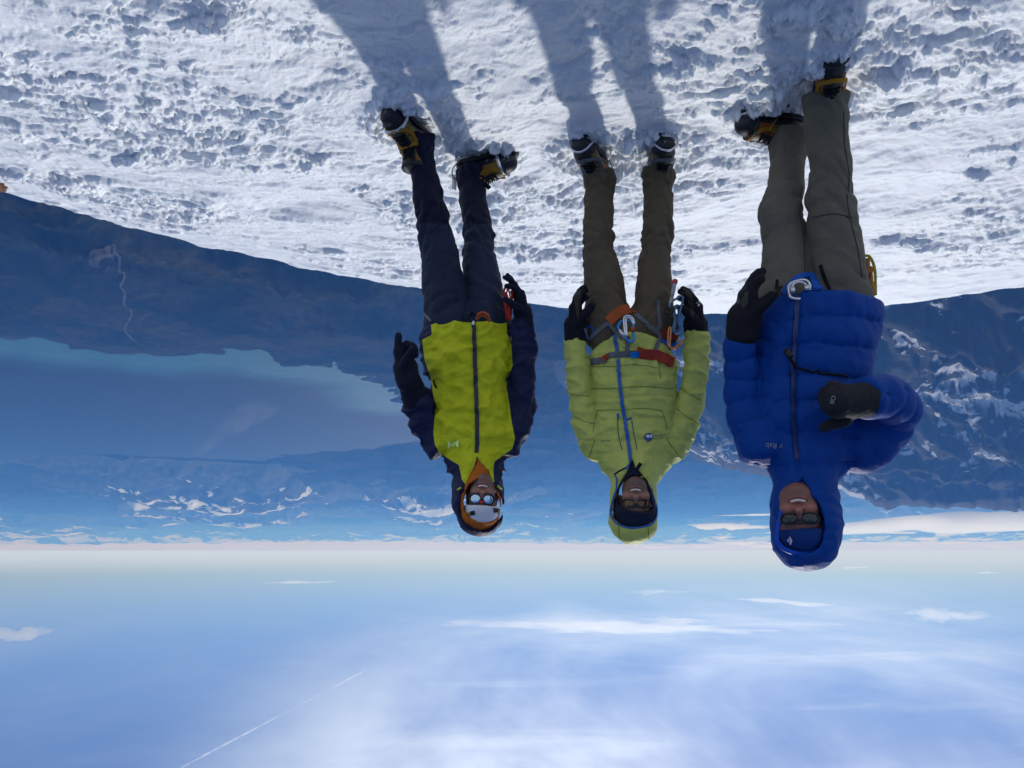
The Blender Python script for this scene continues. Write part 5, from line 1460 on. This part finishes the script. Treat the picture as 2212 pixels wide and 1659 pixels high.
    tb = hand_tubes(W, D, (-0.80, -0.15, 0.1), (-0.3, -1, 0), size=1.12, fat=1.3, thumb=(0.35, 0.7), spread=0.03, curls=[(0.18, 0.35, 0.35), (0.15, 0.35, 0.35), (0.2, 0.4, 0.4), (0.3, 0.45, 0.4)])
    pan = [(1240,622),(1252,618),(1256,640),(1252,668),(1248,690),(1243,668),(1240,640)]
    g1 = glove('glove', tb, ([W + D * 0.2, W, npv(at(1244, 732, 3.22))], [0.040, 0.042, 0.044]), M['black_glove'], P, skin=sk, panel=pan)
    W = npv(at(1503, 712, 3.21)); D = npv(at(1496, 636, 3.16)) - W
    tb = hand_tubes(W, D, (0.80, -0.15, 0.1), (0.3, -1, 0), size=1.12, fat=1.3, thumb=(0.35, 0.7), spread=0.03, curls=[(0.25, 0.4, 0.35), (0.22, 0.4, 0.35), (0.25, 0.45, 0.4), (0.35, 0.5, 0.4)])
    pan = [(1472,622),(1484,620),(1496,640),(1500,665),(1497,690),(1490,668),(1482,640)]
    g2 = glove('glove', tb, ([W + D * 0.2, W, npv(at(1504, 728, 3.22))], [0.040, 0.043, 0.045]), M['black_glove'], P, skin=sk, panel=pan)
    zg = zoomer(2200, 1080, 3.568)
    for g, (cx, cy_) in ((g1, (122, 470)), (g2, (1965, 415))):
        flat_mark(sk, 'glove_logo', [([(-2.6, 1.0), (2.6, 1.0), (1.1, 5.2), (-1.1, 5.2)], [(0, 1, 2, 3)]), text_shape('MOUNTAIN', 1.5, 0, -1.0), text_shape('EQUIPMENT', 1.4, 0, -3.4)], *zg(cx, cy_), 0.0, M['white_ink'], g)
    for site, hd, ln in ((feet[0], (0.42, -0.90), 0), (feet[1], (0.03, -1), 0)):
        build_boot(P, site, hd, M['boot_olive'], M['web_grey'], M['alu'], lace_col=M['black_fabric'])
    # harness: waist belt, leg loops, risers
    hb = strap_on(sk, 'harness', [zg(470,1232),zg(620,1205),zg(720,1150),zg(830,1125),zg(1000,1110),zg(1120,1115),zg(1240,1135)], 0.026, M['web_grey'], P, 0.007, 0.006, 40)
    strap_on(sk, 'waist_belt', [zg(1100,1095),zg(1220,1110),zg(1340,1130),zg(1460,1185),zg(1590,1240)], 0.045, M['web_red'], hb, 0.010, 0.008, 30)
    strap_on(sk, 'waist_belt', [zg(625,1205),zg(700,1180)], 0.028, M['web_red'], hb, 0.010, 0.006, 8)
    strap_on(sk, 'buckle', [zg(1015,1112),zg(1095,1118)], 0.024, M['blue_metal'], hb, 0.016, 0.006, 8)
    strap_on(sk, 'leg_loop', [zg(690,672),zg(760,600),zg(850,530),zg(930,500),zg(985,505)], 0.044, M['web_orange'], hb, 0.006, 0.008, 24)
    strap_on(sk, 'leg_loop', [zg(1040,535),zg(1075,540)], 0.02, M['web_orange'], hb, 0.006, 0.006, 8)
    strap_on(sk, 'leg_strap', [zg(690,685),zg(600,755),zg(520,830),zg(440,900)], 0.018, M['web_grey'], hb, 0.006, 0.004, 20)
    strap_on(sk, 'leg_strap', [zg(690,690),zg(760,770),zg(830,850),zg(900,905)], 0.014, M['web_grey'], hb, 0.008, 0.004, 18)
    strap_on(sk, 'leg_strap', [zg(1090,570),zg(1180,650),zg(1290,735),zg(1400,830),zg(1430,865)], 0.018, M['web_grey'], hb, 0.006, 0.004, 24)
    strap_on(sk, 'leg_strap', [zg(1430,850),zg(1390,960),zg(1345,1060),zg(1310,1130)], 0.016, M['web_grey'], hb, 0.007, 0.004, 18)
    strap_on(sk, 'strap_tail', [zg(1380,770),zg(1420,720),zg(1405,580),zg(1385,360)], 0.014, M['web_grey'], hb, 0.005, 0.003, 18)
    strap_on(sk, 'gear_loop', [zg(355,760),zg(380,850),zg(405,930),zg(430,1000)], 0.012, M['web_grey'], hb, 0.005, 0.004, 12)
    cord_on(sk, 'gear_loop', [zg(380,900),zg(385,780),zg(430,725),zg(480,770),zg(490,880)], 0.003, M['web_blue'], hb, 0.003, 20)
    strap_on(sk, 'belay_loop', [zg(985,1120),zg(960,1010),zg(955,930),zg(965,860)], 0.018, M['web_grey'], hb, 0.010, 0.005, 16)
    strap_on(sk, 'leg_loop', [zg(1450,830),zg(1550,850),zg(1650,850)], 0.040, M['web_red'], hb, 0.006, 0.006, 14)
    strap_on(sk, 'gear_loop', [zg(1440,935),zg(1520,980),zg(1640,985)], 0.020, M['web_blue'], hb, 0.006, 0.004, 14)
    adopt(P)
    # things clipped to the harness
    def loop3(pts, yy, n=44): return smooth_path([npv(at(*zg(a, b), yy)) for a, b in pts], n, closed=True)
    yy = 3.085
    k = MB(); k.rod(loop3([(850,790),(835,730),(880,665),(960,650),(1020,670),(1045,730),(1055,850),(1050,930),(1010,955),(975,930),(900,860)], yy), 0.0052, 8, closed=True)
    kb = k.build('locking_carabiner', M['blue_metal'], None, True)
    s_ = MB(); s_.rod([npv(at(*zg(850, 780), yy - 0.006)), npv(at(*zg(935, 890), yy - 0.006))], 0.0085, 8); s_.build('gate_sleeve', M['alu'], kb, True)
    s_ = MB(); s_.rod([npv(at(*zg(1036, 745), yy - 0.004)), npv(at(*zg(1040, 805), yy - 0.004))], 0.0105, 8); s_.build('rubber_keeper', M['web_orange'], kb, True)
    tag(kb, 'bright blue locking carabiner at the lime climber\'s belay loop', 'carabiner', 'carabiners')
    k = MB(); k.rod(loop3([(915,640),(925,600),(980,580),(1040,620),(1060,680),(1048,700),(1020,640),(975,605),(945,640),(950,760),(955,850),(940,850),(922,760)], yy - 0.012), 0.0045, 8, closed=True)
    tag(k.build('wire_gate_carabiner', M['alu'], None, True), 'pale grey carabiner clipped just above the bright blue one', 'carabiner', 'carabiners')
    k = MB(); k.rod(loop3([(1535,960),(1538,850),(1548,760),(1572,745),(1574,800),(1566,900),(1560,1010),(1620,1035),(1690,990),(1715,930),(1728,935),(1705,1005),(1630,1045),(1560,1030)], yy + 0.02, 60), 0.0042, 8, closed=True)
    tag(k.build('carabiner', M['gold_metal'], None, True), 'copper coloured carabiner on the lime climber\'s right hip', 'carabiner', 'carabiners')
    # ice screw with red cap
    a, b = npv(at(*zg(1555, 470), 3.10)), npv(at(*zg(1640, 70), 3.10))
    r = lambda t: a + (b - a) * t
    k = MB(); k.rod([r(0.0), r(0.45)], 0.0088, 12); k.rod([r(0.45), r(0.88)], 0.0072, 12)
    ib = k.build('ice_screw', M['steel'], None, True)
    th = MB(); e = (b - a) / np.linalg.norm(b - a); o1 = np.cross(e, (0, 1, 0)); o1 /= np.linalg.norm(o1); o2 = np.cross(e, o1)
    th.rod([r(0.46 + 0.42 * i / 110) + 0.0082 * (o1 * math.cos(i * 0.72) + o2 * math.sin(i * 0.72)) for i in range(111)], 0.0018, 5); th.build('thread', M['alu'], ib, True)
    cpm = MB(); cpm.rod([r(0.84), r(0.87), r(0.97), r(1.0)], [0.010, 0.0118, 0.0115, 0.007], 12); cpm.build('tip_cap', M['red_plastic'], ib, True)
    hg_ = MB(); c0 = r(-0.07); hg_.rod([c0 + 0.016 * (e * math.cos(t) + o1 * math.sin(t)) for t in np.linspace(0, 2 * math.pi, 24, endpoint=False)], 0.0055, 8, closed=True); hg_.build('hanger', M['rubber'], ib, True)
    tag(ib, 'ice screw with red cap hanging on the lime climber\'s thigh', 'ice screw')
    # coil of blue-grey cord
    k = MB(); rr = random.Random(5)
    for i in range(7):
        dx = rr.uniform(-18, 18); dy = rr.uniform(-25, 25); yo = 3.11 + 0.012 * (i % 3)
        pts = [(1615 + dx, 790 + dy), (1640 + dx * 0.4, 640), (1610 + dx, 500 + dy), (1660 + dx, 450 + dy * 0.6), (1700 + dx, 520), (1680 + dx * 0.5, 660), (1700 + dx * 0.6, 760 + dy), (1650 + dx, 820 + dy * 0.5)]
        k.rod(smooth_path([npv(at(*zg(*p), yo + 0.004 * j)) for j, p in enumerate(pts)], 48, closed=True), 0.0048, 6, closed=True)
    k.rod(smooth_path([npv(at(*zg(*p), 3.10)) for p in [(1600,370),(1660,340),(1710,310),(1745,330),(1730,420),(1705,520),(1690,640),(1700,720)]], 30), 0.0050, 6)
    tag(k.build('cord_coil', M['rope_blue'], None, True), 'coil of blue-grey cord between the lime climber\'s hip and glove', 'cord')
    return P, sk

# ---- the climber in the royal blue down jacket, on the left of the group
def build_blue():
    zf = zoomer(2980, 1880, 4.147); zb = zoomer(2800, 1100, 1.3825); zl = zoomer(2800, 150, 1.508)
    Y0 = 2.80
    feet = [boot_site(1700, 300, 2.95), boot_site(1785, 205, 2.66)]
    P = person_empty((-1.15, Y0, float(ground_z(-1.15, Y0))), 'climber in royal blue hooded down jacket with one gloved hand at the chest')
    sk = Skin()
    legs = [[(1697,640,2.82,110),(1697,592,2.83,106),(1695,519,2.85,92),(1684,464,2.85,94),(1697,410,2.89,76),(1700,355,2.92,72),(1706,292,2.95,78)],
            [(1818,640,2.80,124),(1810,592,2.78,119),(1804,519,2.76,110),(1795,464,2.74,98),(1791,428,2.73,93),(1797,373,2.71,86),(1785,300,2.69,85),(1784,204,2.66,90)]]
    build_trousers(P, drape_boot(legs), [(1700,665,2.81,115),(1815,665,2.80,122)], M['khaki'], sk, seed=8.4, amp=0.009)
    for q in ([(1862,600),(1853,540),(1838,480),(1830,430),(1834,380),(1824,310),(1822,240)], [(1738,590),(1736,520),(1728,460),(1733,400)], [(1840,470),(1800,462),(1755,470)]): cord_on(sk, 'seam', q, 0.0018, M['seam_khaki'], P, 0.0003, 36)
    torso = [(1778,640,Y0,244,0.70),(1771,683,Y0,258,0.70),(1757,730,Y0,262,0.70),(1754,782,Y0,250,0.68),(1746,839,Y0,238,0.66),(1741,900,Y0,232,0.66),(1741,945,Y0,215,0.64),(1742,985,Y0,150,0.78)]
    arms = [[(1648,955,Y0,110),(1618,918,Y0,86),(1603,860,Y0,72),(1602,800,Y0 - 0.02,70),(1597,750,Y0 - 0.05,64),(1604,706,Y0 - 0.08,58)],
            [(1862,962,Y0,122),(1902,930,Y0 - 0.02,114),(1934,882,Y0 - 0.11,102),(1912,856,Y0 - 0.21,96),(1864,860,Y0 - 0.27,84)]]
    hood = hoodspec(zf, 4.147, Y0 - 0.02, [(770,-220,900),(780,60,960),(790,400,1050),(805,700,1110),(780,985,1050)])
    opening = [zf(*q) for q in [(745,-20),(600,200),(490,380),(425,500),(385,640),(345,800),(325,1000),(360,1085),(450,1170),(600,1230),(760,1250),(900,1230),(1020,1140),(1090,1000),(1108,820),(1082,640),(1058,520),(980,400),(880,270),(800,60)]]
    def disp(V, N, tp, ar, hp):
        x, y, z = V.T; u, v = proj(V)
        wt = np.ones(len(V)); d = np.zeros(len(V))
        for i, (p, r) in enumerate(ar):
            s, dist = axis_param(V, p)
            lim = 1.32
            w = sstep(r[0] * 1.35, r[0] * 0.95, dist) * (sstep(1.34, 1.26, z) if i == 0 else sstep(-1.22, -1.30, x))
            wt *= 1 - w
            sp = 0.082
            pk = noise3(x * 34, y * 34, z * 34)
            pf = puff(s + 0.010 * noise3(x * 12, y * 12, z * 12), sp)
            d += w * (0.013 * (pf - 0.6) + 0.006 * pk * (1 - pf))
        hd = sstep(1.40, 1.46, z)
        tz = z + 0.012 * noise3(x * 5, y * 5, z * 2) - 0.02 * np.abs(x + 1.12)
        tz = tz + 0.018 * noise3(x * 3.1 + 4, y * 3, z * 3) + 0.010 * noise3(x * 9, y * 9, z * 6)
        pf = puff(tz - 0.026, 0.104)
        pk = noise3(x * 36, y * 36, z * 18)
        d += wt * (1 - hd) * (0.017 * (pf - 0.6) + 0.013 * pk * (1 - pf) + 0.006 * noise3(x * 11, y * 9, z * 8))
        # stitched zip placket sinks between the baffles
        zx = np.interp(v, [640, 760, 880, 985], [1722, 1717, 1716, 1722])
        d -= wt * (y < Y0) * 0.012 * np.exp(-((u - zx) / 7.0) ** 2) * (1 - hd)
        # hood: folds running round the crown
        d += hd * 0.006 * ((1 - np.abs(noise3(x * 9, y * 9 + z * 12, z * 20 - y * 9))) ** 3 - 0.3)
        d += 0.003 * noise3(x * 20, y * 20, z * 20)
        return d
    c = (npv(at(1655, 640, Y0 - 0.1)) + npv(at(1903, 630, Y0 - 0.1))) / 2
    J = build_jacket(P, torso, arms, hood, opening, Y0 - 0.13, Y0 + 0.075, (c, (-0.05, 0, -1)), M['down'], sk, disp, hood_k=1.08, vox=0.0062)
    # lining rim of the hood
    Pb = []
    cx, cy_ = zf(730, 700)
    for i_, (u, v) in enumerate(opening[1:]):
        q = 0.995 if 0 < i_ < 18 else 1.06
        Pb.append(npv(at(cx + (u - cx) * q, cy_ + (v - cy_) * q, Y0 - 0.095)))
    MB().rod(smooth_path(Pb, 80), 0.0085, 8).build('hood_lining', M['blue_lining'], J, True)
    head, Mx, kx, geo = build_head(P, zf(700, 680), zf(735, 368), Y0 - 0.130, width=0.142, roll=R(-1), beard=0.15, skin_col=(0.24, 0.10, 0.072))
    sunglasses(P, Mx, kx, 'sport', M['lens_dark'], M['frame_black'])
    # neck gaiter and beanie
    g1 = MB()
    gp = npv(Mx @ Vector((0, 0.0, 0.0)))
    build_shell('neck_gaiter', P, [(*zf(745, -160), Y0 - 0.0, 104), (*zf(745, 60), Y0 - 0.02, 90), (*zf(745, 190), Y0 - 0.03, 88)], None, 0, 0, M['blue_lining'], 0.012, 1.15, cut=[(npv(at(*zf(745, 265), Y0 - 0.17)), (0, -0.45, 1))], vox=0.006, amp=0.004)
    hb, hg = build_shell('beanie', P, hoodspec(zf, 4.147, Y0 - 0.045, [(720,860,720),(720,900,720)]), None, 0, 0, M['beanie_blue'], 0.012, 1.26, cut=[(npv(at(*zf(700, 815), Y0 - 0.16)), (0, 0.05, -1))], vox=0.005, amp=0.0015)
    s2 = Skin(); s2.add(*hg)
    flat_mark(s2, 'cap_logo', [poly_shape([(0.6, 3.6), (5.4, 7.2), (6.6, 2.6), (2.6, -1.6), (2.2, -8.2), (-1.2, -3.2), (-5.2, -0.2), (-1.4, 3.2)][:0] or [(-1.8, 10.2), (-5.8, 1.0), (-0.8, -9.0), (1.6, -5.4), (-1.4, 0.6), (0.8, 5.6)]),
                                poly_shape([(3.0, 4.0), (0.4, 0.2), (2.4, -4.2), (5.8, 0.0)])], *zf(545, 1025), 0.0, M['white_ink'], hb, 0.003)
    # jacket details
    strap_on(sk, 'zip', [zb(475,82),zb(465,150),zb(458,260),zb(450,360),zb(440,460),zb(442,600),zb(445,740),zb(452,860),zb(465,980)], 0.018, M['zip_down'], J, 0.005, 0.004, 60)
    flat_mark(sk, 'chest_logo', [text_shape('Rab', 11, 4, 0), ([(-21, -4), (-17, -4), (-15, -1), (-19, -1)], [(0, 1, 2, 3)]), ([(-18, 0), (-14, 0), (-12, 3), (-16, 3)], [(0, 1, 2, 3)]), ([(-21, 2), (-19, 2), (-18, 4), (-20, 4)], [(0, 1, 2, 3)])], *zb(335, 905), -0.03, M['grey_ink'], J, 0.005)
    cord_on(sk, 'leash', [zb(415,400),zb(440,455),zb(490,485),zb(560,500),zb(650,510),zb(740,525)], 0.0045, M['black_fabric'], P, 0.006, 30)
    MB().rod([sk.hit(*zb(410, 392), 0.012)[0], sk.hit(*zb(428, 430), 0.014)[0]], 0.011, 10).build('leash_toggle', M['rubber'], P, True)
    # gloves: right one closed at the chest with the thumb up, left one hanging
    W = npv(at(1866, 864, Y0 - 0.275)); D = npv(at(1775, 868, Y0 - 0.33)) - W
    tb = hand_tubes(W, D, (-0.2, 0.8, -0.5), (0, 0.1, 1.0), size=1.18, fat=1.35, thumb=(1.15, 0.1), spread=0.02, curls=[(1.0, 1.1, 0.7)] * 4)
    ga = glove('glove', tb + [([W + D * 0.30 + npv((0, -0.005, 0.004)), W + D * 0.66 + npv((0, -0.005, 0.004))], [0.051, 0.053])], ([W + D * 0.15, W - D * 0.05], [0.050, 0.056]), M['grey_glove'], P, skin=sk, k=0.012)
    flat_mark(sk, 'glove_logo', [text_shape('OR', 9, 0, 0, 0.01)], *zb(662, 657), R(68), M['grey_ink'], ga, 0.003)
    fr = MB(); rr = random.Random(9)
    cuff = [(1856 + 9 * math.cos(t), 862 + 41 * math.sin(t)) for t in np.linspace(0, 2 * math.pi, 14, endpoint=False)]
    W = npv(at(1606, 700, Y0 - 0.09)); D = npv(at(1617, 628, Y0 - 0.14)) - W
    tb = hand_tubes(W, D, (-0.85, -0.1, 0.05), (-0.35, -1, 0.0), size=1.15, fat=1.5, thumb=(0.35, 0.55), spread=0.01, curls=[(0.15, 0.3, 0.3), (0.12, 0.28, 0.3), (0.12, 0.25, 0.25), (0.12, 0.2, 0.2)])
    gb = glove('glove', tb, ([W + D * 0.3, W, npv(at(1606, 718, Y0 - 0.085))], [0.044, 0.048, 0.046]), M['black_glove'], P, skin=sk, k=0.012, panel=[(1598,655),(1610,630),(1616,628),(1616,652),(1606,668)])
    flat_mark(sk, 'glove_logo', [text_shape('OR', 5, 0, 0)], *zb(152, 120), R(60), M['grey_ink'], gb, 0.003)
    # boots: the left foot turned out with a long strap end
    build_boot(P, feet[0], (0.97, -0.24), M['boot_orange'], M['web_yellow'], M['rubber'], lace_col=M['black_fabric'], bail='plate', accent_m=None,
               yaw_tail=[(-0.058, -0.120, 0.090), (-0.075, -0.105, 0.060), (-0.100, -0.070, 0.010), (-0.140, -0.020, -0.020)])
    build_boot(P, feet[1], (0.26, -0.97), M['boot_orange'], M['web_yellow'], M['rubber'], lace_col=M['black_fabric'], pitch=R(2))
    # harness under the hem and trouser pocket zips
    zh = zoomer(3050, 1000, 6.636)
    hb_ = strap_on(sk, 'harness', [zh(210,1050),zh(330,900),zh(500,700),zh(700,590),(zh(900,560)[0], zh(900,560)[1])], 0.020, M['web_blue'], P, 0.006, 0.008, 24)
    strap_on(sk, 'belay_loop', [zh(930,545),zh(985,680),zh(1060,850),zh(1110,960)], 0.030, M['web_blue'], hb_, 0.008, 0.008, 18)
    strap_on(sk, 'zip_pull', [zh(70,690),zh(65,800),zh(50,950),zh(40,1090)], 0.010, M['black_fabric'], P, 0.004, 0.004, 12)
    strap_on(sk, 'zip_pull', [zh(1210,300),zh(1270,500),zh(1350,740),zh(1440,930)], 0.013, M['black_fabric'], P, 0.004, 0.004, 14)
    adopt(P)
    yy = Y0 - 0.132
    Lp = smooth_path([npv(at(*zh(*q), yy)) for q in [(385,1060),(360,900),(420,780),(560,710),(760,680),(880,740),(930,860),(910,1000),(890,1100),(640,1180),(420,1140)]], 44, closed=True)
    k = MB(); k.rod(Lp, 0.0062, 8, closed=True)
    kb = k.build('locking_carabiner', M['alu'], None, True)
    s_ = MB(); s_.rod(smooth_path([npv(at(*zh(*q), yy - 0.012)) for q in [(450,900),(490,800),(610,740),(760,760),(830,840)]], 16), 0.0045, 8)
    for q in ((465, 945), (835, 885)): s_.box(at(*zh(*q), yy - 0.012), (0.008, 0.006, 0.010))
    s_.build('gate', M['alu'], kb, True)
    tag(kb, 'silver carabiner peeping out under the blue down jacket', 'carabiner', 'carabiners')
    zr = zoomer(3300, 900, 4.74)
    k = MB(); rr = random.Random(4)
    for i in range(6):
        j = lambda: rr.uniform(-16, 16)
        k.rod(smooth_path([npv(at(*zr(a + j(), b), Y0 - 0.02 + 0.008 * math.sin(i + m))) for m, (a, b) in enumerate([(560,560),(560,720),(590,800),(610,900),(620,1000),(640,1100),(680,1240)])], 24), 0.006, 6)
    k.rod(smooth_path([npv(at(*zr(*q), Y0 - 0.03)) for q in [(545,770),(580,725),(625,745),(620,800),(570,810)]], 20, closed=True), 0.007, 6, closed=True)
    tag(k.build('cord_bundle', M['rope_orange'], None, True), 'knotted bundle of orange cord at the blue-jacketed climber\'s hip', 'cord')
    k = MB(); k.rod(smooth_path([npv(at(*zr(*q), Y0 + 0.0)) for q in [(480,520),(520,505),(580,520),(640,610),(680,740),(695,900),(697,1050),(700,1240)]], 30), 0.0058, 8)
    tag(k.build('cord_loop', M['rope_lime'], None, True), 'single loop of yellow-green cord beside the blue down jacket', 'cord')
    return P, sk

# ------------------------------------------------------------------ put the place together
build_far()
build_valley_marks()
_, SK_Y = build_yellow()
_, SK_L = build_lime()
_, SK_B = build_blue()
build_snow()
build_rock()
build_haze()
build_clouds()
